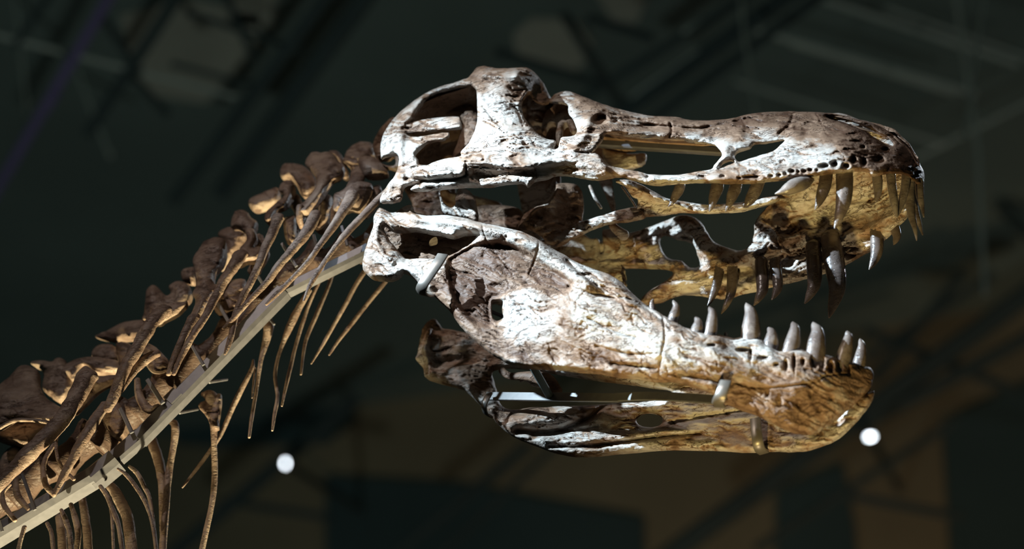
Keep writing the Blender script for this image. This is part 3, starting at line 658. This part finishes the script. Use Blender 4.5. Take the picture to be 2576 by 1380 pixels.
bone('jaw_inner_plate', jaw, [(950, 560), (1040, 560), (1130, 575), (1215, 575), (1200, 630), (1130, 670), (1040, 672), (985, 650)], [(1040, 600, -.12), (1200, 590, -.15)], T=.02, R=8, seed=42, tone0=.4, holes=[[(1081, 602), (1086, 596), (1098, 594), (1101, 612), (1093, 617), (1079, 617)]])
# ---- lower jaw, far half: inner face towards the viewer
jf_out = [(1090, 801), (1102, 809), (1114, 825), (1133, 828), (1180, 838), (1260, 850), (1400, 880), (1600, 915), (1800, 950), (1980, 985), (2120, 1000), (2190, 985), (2200, 985), (2192, 1008), (2169, 1040), (2141, 1071), (2111, 1098), (2080, 1115), (2041, 1127), (2004, 1132), (1934, 1133),
 (1886, 1136), (1800, 1131), (1688, 1129), (1620, 1134), (1537, 1141), (1492, 1146), (1446, 1146), (1400, 1138), (1355, 1123), (1309, 1105), (1279, 1090), (1254, 1068), (1233, 1044), (1209, 1020), (1190, 1001), (1166, 980), (1130, 969), (1093, 959), (1069, 947), (1064, 925), (1045, 902), (1050, 888), (1057, 851), (1068, 816)]
jf_open = [(1240, 930), (1300, 925), (1400, 940), (1500, 955), (1600, 968), (1690, 985), (1630, 1008), (1560, 1012), (1500, 1018), (1400, 1022), (1330, 1025), (1290, 1030), (1262, 1020), (1252, 990), (1244, 960)]
jf_hole = [(1600, 1052), (1612, 1040), (1632, 1036), (1655, 1042), (1668, 1056), (1660, 1068), (1640, 1074), (1616, 1072), (1604, 1064)]
jf_ctrl = [(1060, 850, .21), (1100, 950, .20), (1250, 860, .23), (1250, 1060, .20), (1450, 1140, .19), (1450, 900, .22), (1650, 1130, .165), (1650, 950, .2), (1850, 1130, .125), (1850, 990, .15), (2000, 1128, .08), (2000, 1000, .11), (2100, 1100, .04), (2190, 1000, .0)]
bone('jaw_half', jaw, jf_out, jf_ctrl, T=.055, R=22, g=2.8, seed=43, holes=[jf_open, jf_hole], ang=.1, k=1.0, Tf=.03,
     strokes=[([(1290, 1050), (1360, 1055), (1440, 1040), (1500, 1020)], 16, .022), ([(1300, 1085), (1400, 1085), (1480, 1050), (1520, 1015)], 8, -.035), ([(1370, 1105), (1450, 1108), (1540, 1100), (1620, 1090), (1720, 1082)], 9, .016),
              ([(1380, 1122), (1480, 1122), (1560, 1112), (1680, 1096), (1760, 1090)], 4, -.018), ([(1340, 1095), (1400, 1090), (1500, 1072)], 6, -.014), ([(1690, 1065), (1760, 1050), (1830, 1040), (1890, 1030)], 7, -.02), ([(1080, 830), (1070, 880), (1085, 935)], 8, .02), ([(1100, 915), (1150, 905), (1190, 900)], 14, -.02)],
     tones=[([(1040, 790), (1260, 800), (1240, 1000), (1150, 930), (1060, 860)], .25, 30), ([(1230, 1030), (1500, 1000), (1480, 1060), (1300, 1090)], .25, 20)])
# inner bones between the jaw halves
m_ = MB(); tube(m_, [(1262, 930, .18, 9), (1282, 945, .18, 10), (1330, 945, .17, 14), (1372, 955, .16, 20), (1400, 985, .16, 16)], 10, 5, tone=.8, flat=.6); m_.build('jaw_joint_bone', BONE, jaw)
m_ = MB(); tube(m_, [(1310, 958, .19, 4), (1325, 953, .19, 7), (1345, 965, .19, 8), (1362, 972, .19, 4)], 8, 4, tone=.1, flat=.6); m_.build('jaw_joint_bone', BONE, jaw)

# ---- teeth
def tooth(parent, pts, seed, tone=.4, label=None, mat=None):
    m_ = MB(); tube(m_, pts, 14, 7, flat=.82, rough=.035, seed=seed, tone=tone, tipround=.9)
    o = m_.build('tooth', mat or TOOTH, parent)
    o['label'] = label or 'glossy dark brown pointed tooth'
def jy(x, y): return float(rbf(jw_ctrl, np.array([x]), np.array([y]))[0])
low = [((1643, 750), (1640, 762), (1640, 795), 9), ((1693, 754), (1701, 772), (1690, 815), 14), ((1749, 796), (1756, 810), (1750, 845), 16), ((1784, 770), (1792, 790), (1784, 860), 17), ((1825, 834), (1825, 839), (1825, 852), 6),
       ((1877, 761), (1889, 790), (1888, 868), 25), ((1933, 822), (1941, 838), (1937, 885), 19), ((1994, 808), (1999, 830), (1985, 900), 21), ((2045, 809), (2056, 836), (2048, 906), 25), ((2131, 831), (2134, 852), (2113, 925), 19), ((2163, 850), (2168, 872), (2158, 930), 16)]
for i, (tip, mid, base, r) in enumerate(low):
    Y = jy(base[0], base[1])+.034
    tooth(jaw, [(base[0], base[1]+14, Y, r*.95), (base[0], base[1], Y, r*.97), ((mid[0]+base[0])/2+1, (mid[1]*.5+base[1]*.5), Y-.004, r*.93), (mid[0], mid[1], Y-.006, r*.62), (tip[0]+(mid[0]-tip[0])*.25, tip[1]+(mid[1]-tip[1])*.3, Y-.006, r*.30), (tip[0], tip[1]+1, Y-.005, r*.06)], i, .45)
def cy(x, y): return float(rbf(cr_ctrl, np.array([x]), np.array([y]))[0])
upn = [((1682, 521), (1700, 492), (1712, 460), 13), ((1785, 533), (1797, 492), (1806, 455), 16), ((1826, 532), (1842, 492), (1852, 455), 16), ((1871, 523), (1888, 500), (1908, 455), 16),
       ((2051, 528), (2067, 490), (2078, 445), 16), ((2100, 575), (2121, 510), (2124, 435), 21)]
for i, (tip, mid, base, r) in enumerate(upn):
    Y = cy(base[0], min(base[1], 440))+.045
    tooth(skull, [(base[0], base[1]-10, Y, r), (base[0], base[1], Y, r), (mid[0]*.5+base[0]*.5+2, mid[1]*.5+base[1]*.5, Y-.004, r), (mid[0], mid[1], Y-.006, r*.86), (tip[0]+(mid[0]-tip[0])*.45, tip[1]+(mid[1]-tip[1])*.4, Y-.004, r*.5), (tip[0], tip[1]-2, Y, r*.12)], 30+i, .5)
Y = cy(2000, 445)
tooth(skull, [(2040, 452, Y+.03, 8), (2024, 459, Y+.01, 17), (2003, 466, Y-.006, 20), (1982, 475, Y-.012, 15), (1966, 482, Y-.014, 8), (1951, 487, Y-.014, 2)], 44, .25, 'smooth grey tooth lying sideways under the jaw rim')
for i, pts in enumerate([[(2240, 430, -.07, 12), (2244, 470, -.07, 11), (2250, 510, -.07, 9), (2256, 545, -.065, 3)], [(2280, 440, -.05, 11), (2276, 475, -.05, 11), (2268, 510, -.05, 9), (2258, 543, -.055, 3)],
                         [(2290, 445, -.03, 12), (2288, 490, -.03, 12), (2293, 540, -.03, 10), (2302, 575, -.03, 6), (2306, 604, -.03, 1.5)], [(2312, 455, .0, 11), (2314, 490, .0, 10), (2320, 520, .0, 6), (2324, 545, .0, 2)],
                         [(2296, 470, .03, 11), (2300, 520, .03, 10), (2312, 560, .03, 6), (2321, 590, .03, 2)], [(2205, 430, -.12, 12), (2208, 460, -.12, 12), (2208, 486, -.12, 9), (2203, 505, -.12, 3)]]):
    tooth(skull, pts, 50+i, .3)
farT = [((2025, 764), (2048, 715), (2046, 630), 20), ((2086, 799), (2106, 720), (2090, 610), 26), ((2187, 679), (2204, 640), (2205, 580), 17), ((2248, 617), (2256, 595), (2247, 565), 12), ((1897, 769), (1917, 730), (1915, 670), 17), ((1941, 755), (1956, 725), (1950, 670), 14), ((1815, 790), (1838, 740), (1842, 680), 14), ((1780, 770), (1796, 735), (1808, 685), 12)]
for i, (tip, mid, base, r) in enumerate(farT):
    Y = -cy(base[0]-60, 440)-.04
    tooth(skull, [(base[0], base[1]-12, Y, r), (base[0], base[1], Y, r), (mid[0]*.5+base[0]*.5+2, mid[1]*.5+base[1]*.5, Y, r), (mid[0], mid[1], Y, r*.84), (tip[0]+(mid[0]-tip[0])*.45, tip[1]+(mid[1]-tip[1])*.4, Y, r*.5), (tip[0], tip[1]-2, Y, r*.12)], 60+i, .6)

# ---- neck vertebrae: each one a spool-shaped centrum with the arch and spines traced on it
def spool(mb, px, py, Y, ang, length, r, tone=.9, seed=0):
    """centrum: a waisted drum, ang = direction of the neck in the picture plane (degrees, up-right)"""
    c = U(px, py, Y); a = math.radians(ang)
    ax = np.array([math.cos(a), 0, math.sin(a)/math.cos(EL)]); ax /= np.linalg.norm(ax)
    s = np.array([0, 1.0, 0]); u = np.cross(ax, s); rows = []; prof = [(-.5, .2), (-.5, .85), (-.47, 1.0), (-.38, .98), (-.2, .78), (0, .70), (.2, .78), (.38, .98), (.47, 1.0), (.5, .85), (.5, .2)]
    n = 22
    for k, (t, q) in enumerate(prof):
        th = np.arange(n)/n*2*math.pi
        rr = .66*r*q*(1+.12*fbm(np.cos(th)*2+k*.4, np.sin(th)*2+seed, seed))
        rows.append(c+ax*t*length+(np.cos(th)*rr)[:, None]*u+(np.sin(th)*rr*1.05)[:, None]*s)
    V = np.concatenate(rows); I = np.arange(len(prof)*n).reshape(-1, n); p, q_ = I[:-1], I[1:]
    mb.add(V, np.stack([p, q_, np.roll(q_, -1, 1), np.roll(p, -1, 1)], -1).reshape(-1, 4), np.clip(tone+.4*fbm(V[:, 0]*30, V[:, 2]*30, seed), 0, 1))
    for e, rw in ((0, rows[0]), (1, rows[-1])):
        mb.add(np.concatenate([[rw.mean(0)], rw]), np.array([[0, 1+i, 1+(i+1) % n] if e == 0 else [0, 1+(i+1) % n, 1+i] for i in range(n)]), np.full(n+1, tone))

def vertebra(spools, plates, rods, seed, name='neck_vertebra'):
    mb = MB()
    for i, sp in enumerate(spools): spool(mb, *sp, seed=seed+i)
    for i, (pts, ctrl, T, R) in enumerate(plates):
        plate(mb, pts, (), ctrl, T=T, R=R, g=3.0, seed=seed*7+i, k=.8, flake=.5, jag=1.5, tone0=.1)
    for i, r in enumerate(rods): tube(mb, r, 16, 9, flat=.7, rough=.15, seed=seed+i, tone=.45)
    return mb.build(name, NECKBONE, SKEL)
# atlas and axis, partly behind the skull
vertebra([(925, 610, .02, 30, .10, .055), (845, 640, .02, 33, .12, .058)],
 [(AG([(920, 255), (960, 180), (1060, 125), (1170, 150), (1190, 260), (1110, 300), (1065, 370), (1000, 400), (960, 340), (900, 300)]), [(880, 370, .03), (930, 370, .05)], .08, 24),
  (AG([(1040, 300), (1060, 260), (1120, 245), (1180, 260), (1260, 330), (1300, 400), (1200, 430), (1100, 430), (1060, 380)]), [(930, 410, -.05)], .08, 26),
  (AG([(820, 640), (830, 580), (900, 545), (960, 490), (1020, 470), (1090, 470), (1150, 490), (1172, 560), (1110, 660), (1040, 720), (950, 700), (870, 740), (820, 720)]), [(880, 480, -.10), (840, 520, -.10), (930, 480, -.07)], .09, 22),
  (AG([(1160, 520), (1230, 505), (1240, 600), (1160, 720), (1080, 780), (1100, 640)]), [(945, 490, -.02)], .06, 18)],
 [[(905, 430, .0, 22), (895, 460, -.03, 20), (880, 490, -.06, 22)], [(842, 520, -.06, 9), (838, 545, -.05, 8), (838, 575, -.04, 6)]], 101)
vertebra([(770, 665, .02, 36, .115, .058)],
 [(AG([(575, 310), (620, 230), (660, 210), (720, 218), (770, 210), (830, 235), (875, 300), (915, 345), (890, 420), (810, 460), (765, 530), (720, 600), (670, 670), (630, 720), (580, 755), (515, 740), (530, 680), (600, 610), (665, 520), (670, 440), (620, 370)]), [(790, 390, -.02), (840, 400, -.04), (820, 450, -.08), (760, 530, -.12)], .075, 22),
  (AG([(360, 365), (400, 315), (520, 318), (600, 360), (660, 430), (685, 500), (650, 570), (590, 610), (540, 580), (500, 500), (440, 455), (375, 445)]), [(730, 430, .04), (780, 480, .02)], .08, 24),
  (AG([(780, 215), (850, 200), (900, 250), (930, 330), (960, 420), (900, 440), (860, 300)]), [(850, 400, .06)], .05, 14),
  (AG([(700, 620), (760, 580), (810, 600), (820, 700), (770, 830), (700, 900), (640, 860), (690, 760)]), [(815, 540, -.04)], .09, 20)],
 [[(755, 520, -.11, 10), (753, 550, -.10, 9), (760, 575, -.07, 7)]], 102)
vertebra([(697, 730, .02, 40, .115, .060)],
 [(AG([(225, 800), (235, 740), (280, 690), (340, 640), (390, 590), (345, 545), (380, 475), (440, 455), (485, 500), (470, 580), (440, 650), (390, 700), (330, 725), (295, 800), (250, 830)]), [(690, 480, -.05), (720, 470, -.03), (680, 540, -.10)], .07, 18),
  (AG([(85, 650), (130, 600), (230, 555), (320, 520), (360, 560), (340, 660), (230, 700), (130, 725)]), [(640, 500, .05)], .07, 20),
  (AG([(390, 800), (440, 770), (500, 780), (500, 1000), (430, 1020), (395, 900)]), [(730, 590, -.04)], .09, 16)],
 [[(740, 500, .04, 16), (755, 540, .02, 16), (735, 580, .0, 18)]], 103)
vertebra([(622, 800, .02, 42, .12, .062)],
 [(AH([(660, 170), (680, 60), (730, 20), (790, 40), (830, 90), (880, 130), (860, 210), (840, 260), (790, 230), (720, 180)]), [(610, 555, -.02)], .06, 16),
  (AH([(550, 230), (600, 180), (660, 165), (760, 190), (790, 240), (730, 330), (640, 440), (570, 520), (540, 430), (610, 330)]), [(590, 600, .05)], .07, 20),
  (AH([(780, 190), (850, 180), (870, 260), (840, 330), (900, 330), (930, 380), (870, 440), (800, 450), (720, 480), (680, 470), (700, 410), (740, 330), (790, 270)]), [(630, 600, -.08), (610, 650, -.11)], .07, 18)],
 [[(605, 640, -.11, 20), (590, 665, -.13, 17), (567, 700, -.13, 15), (548, 735, -.13, 13)], [(648, 600, .0, 16), (660, 640, .0, 20), (640, 680, .0, 20)]], 104)
vertebra([(548, 868, .02, 42, .125, .064)],
 [(AH([(345, 440), (365, 390), (400, 345), (430, 290), (480, 262), (540, 250), (590, 258), (618, 300), (610, 420), (570, 500), (520, 560), (525, 630), (560, 660), (500, 770), (440, 860), (390, 960), (300, 960), (340, 860), (368, 780), (342, 715), (372, 650), (358, 560), (352, 490)]), [(530, 620, -.06), (500, 700, -.10), (495, 780, -.14)], .075, 22),
  (AH([(245, 560), (270, 515), (340, 495), (370, 520), (375, 600), (350, 640), (270, 620)]), [(470, 690, .06)], .06, 18),
  (AH([(640, 620), (780, 600), (780, 760), (700, 860), (560, 900), (520, 780)]), [(590, 740, -.03)], .08, 20)],
 [[(488, 800, -.14, 16), (470, 830, -.15, 12), (450, 870, -.16, 10), (436, 905, -.16, 9), (424, 940, -.16, 7)], [(545, 740, -.13, 13), (520, 790, -.15, 11), (490, 835, -.16, 10), (462, 885, -.16, 9), (437, 940, -.16, 6)]], 105)
vertebra([(470, 935, .02, 43, .13, .066)],
 [(AI([(575, 210), (590, 150), (640, 125), (700, 165), (745, 215), (790, 195), (778, 130), (870, 88), (950, 130), (975, 200), (940, 275), (820, 330), (720, 390), (620, 440), (540, 430), (560, 360)]), [(380, 740, .02), (460, 730, .04)], .06, 18),
  (AI([(125, 570), (190, 540), (260, 510), (390, 445), (540, 425), (620, 400), (610, 470), (560, 540), (520, 595), (420, 600), (330, 612), (200, 595)]), [(240, 845, .10), (360, 820, .04)], .06, 16),
  (AI([(610, 370), (630, 290), (780, 280), (900, 268), (938, 285), (860, 375), (760, 430), (700, 470), (640, 460)]), [(400, 780, -.12), (470, 760, -.10)], .05, 14),
  (AI([(320, 630), (450, 640), (430, 770), (360, 870), (332, 780)]), [(310, 890, .02)], .05, 14),
  (AI([(560, 640), (640, 650), (720, 720), (780, 790), (800, 860), (700, 900), (620, 880), (560, 780)]), [(390, 900, -.06)], .08, 20)],
 [[(412, 780, -.12, 22), (385, 808, -.14, 20), (360, 850, -.15, 19), (330, 900, -.16, 18), (307, 941, -.16, 17), (287, 993, -.16, 15), (272, 1028, -.16, 12)],
  [(395, 888, -.12, 11), (365, 905, -.13, 14), (330, 941, -.14, 12), (307, 976, -.15, 9), (284, 1016, -.16, 4)]], 106)
vertebra([(385, 1000, .02, 43, .14, .070), (290, 1075, .02, 40, .14, .072)],
 [(AJ([(490, 270), (510, 210), (560, 160), (600, 170), (650, 225), (770, 218), (790, 250), (700, 300), (640, 340), (560, 430), (480, 480), (440, 440), (480, 350)]), [(210, 930, -.10), (280, 950, -.08)], .06, 18),
  (AJ([(390, 190), (430, 150), (520, 110), (620, 95), (720, 110), (790, 130), (790, 200), (640, 210), (560, 170), (500, 260), (420, 220)]), [(220, 910, .05)], .06, 18),
  (AJ([(610, 90), (640, 30), (720, 10), (790, 50), (790, 130), (700, 140)]), [(265, 880, .08)], .06, 18),
  (AJ([(700, 400), (800, 400), (850, 520), (800, 640), (720, 600), (680, 500)]), [(285, 1060, -.05)], .09, 20)],
 [[(220, 947, -.12, 27), (196, 992, -.14, 25), (166, 1041, -.16, 24), (121, 1094, -.17, 24), (68, 1146, -.18, 23), (20, 1195, -.18, 20), (-40, 1255, -.18, 18)],
  [(264, 1018, -.12, 13), (237, 1060, -.14, 16), (211, 1101, -.15, 15), (185, 1150, -.15, 13), (158, 1199, -.15, 11), (137, 1243, -.15, 6)]], 107)
vertebra([(190, 1135, .04, 38, .15, .075), (80, 1205, .04, 36, .15, .078), (-30, 1280, .04, 36, .15, .08)],
 [(AJ([(-40, 340), (60, 230), (140, 155), (210, 165), (255, 195), (270, 300), (310, 370), (390, 425), (430, 450), (400, 520), (310, 545), (200, 525), (90, 520), (-40, 580)]), [(0, 1000, -.08), (80, 930, -.03), (150, 1040, -.12)], .07, 24),
  (AJ([(200, 140), (270, 120), (340, 130), (370, 110), (420, 110), (470, 180), (480, 300), (420, 400), (330, 360), (280, 300), (290, 200)]), [(130, 950, .05)], .08, 20),
  (AJ([(-40, 560), (90, 515), (250, 520), (330, 545), (240, 640), (180, 700), (100, 690), (-40, 640)]), [(60, 1080, -.02)], .07, 20),
  (AJ([(20, 740), (120, 690), (170, 760), (60, 900), (-40, 960)]), [(40, 1170, .0)], .07, 20)], [], 108, 'back_vertebra')

# ---- neck ribs and chest ribs
def rib(pts, seed, name='neck_rib', tone=.3, flat=.75):
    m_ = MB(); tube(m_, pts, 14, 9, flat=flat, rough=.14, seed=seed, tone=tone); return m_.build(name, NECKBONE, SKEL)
ribs = [
 [(700, 548, -.12, 17), (688, 578, -.13, 14), (668, 622, -.14, 12), (650, 668, -.15, 11), (632, 708, -.15, 10), (612, 745, -.15, 10), (592, 795, -.15, 9), (580, 850, -.15, 8), (566, 890, -.15, 4)],
 [(793, 540, -.12, 17), (770, 585, -.14, 15), (731, 633, -.15, 12), (701, 668, -.16, 11), (670, 711, -.16, 9), (623, 760, -.16, 8), (584, 804, -.16, 7), (562, 825, -.16, 4)],
 [(888, 490, -.12, 20), (864, 530, -.14, 14), (826, 587, -.15, 10), (797, 627, -.16, 8), (774, 659, -.16, 8), (725, 711, -.16, 7), (690, 745, -.16, 7), (670, 765, -.16, 4)],
 [(1000, 440, -.08, 5), (985, 468, -.10, 8), (957, 497, -.12, 10), (913, 543, -.14, 10), (867, 592, -.15, 9), (832, 636, -.16, 7), (803, 679, -.16, 7), (780, 717, -.16, 6), (764, 756, -.16, 3)],
 [(935, 660, .10, 8), (902, 705, .10, 6.5), (853, 794, .11, 5.5), (814, 863, .12, 4.5), (783, 914, .12, 2)],
 [(1000, 670, .14, 6), (964, 715, .14, 6), (912, 779, .15, 6), (858, 848, .15, 5), (828, 892, .15, 2.5)],
 [(845, 660, .14, 5), (826, 720, .14, 5), (799, 784, .14, 6), (769, 858, .14, 5), (757, 941, .14, 3)],
 [(830, 650, .08, 7), (804, 705, .08, 5), (774, 774, .09, 5), (747, 858, .10, 5.5), (725, 946, .10, 5), (709, 1020, .10, 3)],
 [(778, 730, .06, 7), (759, 762, .06, 9), (735, 808, .07, 11), (710, 868, .08, 6), (692, 937, .08, 5), (698, 996, .08, 5), (690, 1045, .08, 5), (685, 1082, .08, 3)],
 [(672, 795, .06, 8), (676, 822, .06, 14), (668, 862, .07, 10), (656, 907, .07, 6), (646, 976, .08, 5), (634, 1045, .08, 5), (627, 1099, .08, 4)],
 [(637, 905, .10, 3), (634, 925, .10, 6), (617, 961, .10, 7), (587, 1020, .11, 7), (557, 1089, .12, 6), (528, 1134, .12, 6), (490, 1185, .12, 5), (459, 1225, .12, 2.5)],
 [(642, 925, .06, 2.5), (638, 960, .06, 3), (634, 1000, .06, 2)]]
for i, r_ in enumerate(ribs): rib(r_, 200+i, tone=.28 if i > 3 else .42)
chest = [
 [(510, 990, .08, 6), (532, 1000, .08, 18), (538, 1045, .09, 11), (538, 1119, .11, 8), (540, 1193, .13, 8), (533, 1267, .14, 8), (508, 1380, .15, 8), (495, 1430, .15, 8)],
 [(425, 1058, .08, 6), (440, 1070, .08, 11), (437, 1119, .09, 9), (424, 1193, .1, 10), (418, 1267, .1, 9), (410, 1380, .1, 10), (408, 1430, .1, 10)],
 [(381, 1105, .12, 14), (397, 1150, .12, 14), (407, 1200, .12, 12), (408, 1260, .12, 9), (412, 1430, .14, 8)],
 [(296, 1178, -.10, 3), (320, 1196, -.10, 5), (345, 1228, -.10, 5.5), (369, 1270, -.10, 5), (385, 1327, -.10, 4.5), (398, 1430, -.10, 4)],
 [(325, 1172, .0, 4), (345, 1190, .0, 6), (362, 1222, .0, 6), (380, 1270, .0, 5), (398, 1430, .0, 5)],
 [(252, 1222, -.10, 5), (270, 1248, -.10, 6), (285, 1285, -.10, 6), (300, 1330, -.10, 6), (313, 1430, -.10, 6)],
 [(262, 1205, .05, 10), (285, 1230, .05, 13), (305, 1265, .05, 15), (322, 1310, .05, 15), (336, 1430, .05, 14)],
 [(276, 1270, -.02, 3), (282, 1310, -.02, 4), (288, 1430, -.02, 4)],
 [(154, 1282, -.10, 5), (166, 1310, -.10, 7), (176, 1345, -.10, 7), (183, 1430, -.10, 7)],
 [(178, 1268, -.05, 6), (192, 1312, -.05, 8), (196, 1350, -.05, 8), (188, 1430, -.05, 8)],
 [(206, 1250, .05, 10), (214, 1300, .05, 11), (220, 1345, .05, 12), (224, 1430, .05, 12)],
 [(118, 1315, -.10, 5), (130, 1345, -.10, 6), (138, 1430, -.10, 6)], [(62, 1325, -.10, 6), (50, 1365, -.10, 6), (38, 1430, -.10, 6)], [(150, 1300, .05, 12), (156, 1350, .05, 12), (158, 1430, .05, 12)],
 [(152, 1085, -.08, 4), (141, 1112, -.09, 4.5), (146, 1155, -.10, 4.5), (165, 1185, -.10, 5), (186, 1205, -.10, 5)],
 [(136, 1118, -.09, 6), (113, 1155, -.10, 7), (109, 1192, -.10, 7.5), (117, 1222, -.11, 8), (137, 1246, -.11, 5)],
 [(25, 1218, -.10, 5), (8, 1240, -.10, 6), (11, 1272, -.10, 7), (38, 1308, -.10, 6)], [(40, 1205, -.06, 7), (44, 1245, -.06, 9), (72, 1280, -.06, 6)],
 [(0, 1075, -.12, 6), (35, 1058, -.12, 6), (80, 1056, -.12, 5), (125, 1062, -.13, 5)], [(345, 955, -.04, 8), (352, 1000, -.04, 11), (375, 1030, -.04, 12), (398, 1020, -.04, 6)]]
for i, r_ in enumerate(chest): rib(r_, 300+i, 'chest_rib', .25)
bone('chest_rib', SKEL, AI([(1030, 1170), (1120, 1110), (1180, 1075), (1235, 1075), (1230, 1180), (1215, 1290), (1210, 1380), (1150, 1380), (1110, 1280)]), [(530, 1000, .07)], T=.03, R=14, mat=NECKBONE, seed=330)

# ------------------------------------------------------------------ steel mount
MOUNT = empty('support_frame', (-1.9, 0, 0), 'grey steel bars and straps holding up the skull, jaw and neck bones', 'support frame')
def mount(name, mb, mat=STEEL):
    o = mb.build(name, mat, None, smooth=False); attach(o, MOUNT); return o
def mbar(name, p, q, w_, h_, wdir=(0, 1, 0), mat=STEEL):
    m_ = MB(); bar(m_, U(*p), U(*q), w_, h_, wdir); return mount(name, m_, mat)
mbar('neck_bar', (930, 628, -.03), (700, 742, -.03), .036, .034)
mbar('neck_bar', (714, 734, -.03), (350, 1106, -.03), .040, .044)
mbar('neck_bar', (356, 1098, -.03), (225, 1210, -.03), .034, .046)
mbar('neck_bar', (258, 1188, -.03), (-60, 1380, -.03), .062, .046)
mbar('coupling', (455, 993, -.03), (430, 1018, -.03), .046, .050)
mbar('coupling', (295, 1158, -.03), (235, 1208, -.03), .066, .054)
foot = U(-60, 1380, -.03)
m_ = MB(); bar(m_, foot+np.array([0.03, 0, 0.03]), np.array([foot[0]-0.25, -.03, 3.2]), .062, .046, (0, 1, 0)); mount('neck_bar', m_)
m_ = MB(); bar(m_, np.array([foot[0]-0.25, -.03, 3.25]), np.array([foot[0]-0.25, -.03, 0.0]), .12, .12, (0, 1, 0)); mount('post', m_)
for p, q, w_ in [((860, 568, -.06), (874, 617, -.05), 9), ((788, 590, -.06), (797, 622, -.05), 9), ((709, 612, -.07), (746, 670, -.06), 9), ((649, 694, -.07), (666, 720, -.06), 9), ((548, 762, -.07), (575, 808, -.06), 10),
                 ((484, 870, -.07), (512, 918, -.06), 9), ((371, 954, -.07), (410, 1014, -.06), 12), ((303, 1026, -.07), (332, 1088, -.06), 11), ((56, 1192, -.08), (88, 1282, -.07), 9), ((-2, 1308, -.08), (6, 1336, -.07), 8)]:
    mbar('strut', p, q, w_*.001, .006, (1, 0, .2))
for p, q in [((527, 961, .0), (571, 954, .06)), ((452, 1038, .0), (497, 1029, .06)), ((655, 775, .02), (690, 815, .02))]:
    m_ = MB(); tube(m_, [(*p, 4), (*q, 3.5)], 8, 2); mount('pin', m_)
# bar inside the snout, bar and straps of the jaw
mbar('snout_bar', (1440, 357, .0), (1850, 384, .0), .016, .020)
mbar('jaw_bar', (1222, 996, .19), (1560, 1000, .04), .006, .024, (0, 1, 0), JAWBAR)
m_ = MB(); ribbon(m_, [U(1545, 999, .046), U(1620, 996, .01), U(1700, 998, -.05), U(1815, 1006, -.125)], .006, .024, (0, 1, 0)); mount('jaw_bar', m_, JAWBAR)
mbar('cross_bar', (1337, 915, -.02), (1385, 1000, .12), .02, .012, (1, 0, 0), BEAM)
mbar('cross_bar', (1228, 780, -.14), (1290, 806, -.10), .008, .008)
def strap(pts, w_, sides, mat=BRASSY):
    m_ = MB(); ribbon(m_, [U(*p) for p in pts], w_, .006, sides, 6)
    o = m_.build('strap', mat, None, smooth=True); attach(o, MOUNT)
strap([(1114, 640, -.262), (1102, 660, -.27), (1080, 692, -.268), (1064, 716, -.262), (1060, 732, -.245), (1072, 742, -.215), (1090, 738, -.17)], .028, [(.9, 0, -.42)]*7)
strap([(1826, 958, -.222), (1820, 975, -.228), (1812, 998, -.222), (1806, 1012, -.205), (1812, 1022, -.175)], .027, [(1, 0, -.25)]*5)
strap([(1900, 1052, .072), (1902, 1080, .066), (1906, 1110, .07), (1912, 1130, .09), (1922, 1138, .12)], .026, [(1, 0, .1)]*5)
strap([(1232, 988, .165), (1222, 1006, .155), (1218, 1022, .16), (1222, 1038, .18), (1234, 1047, .21)], .016, [(1, 0, -.6)]*5)
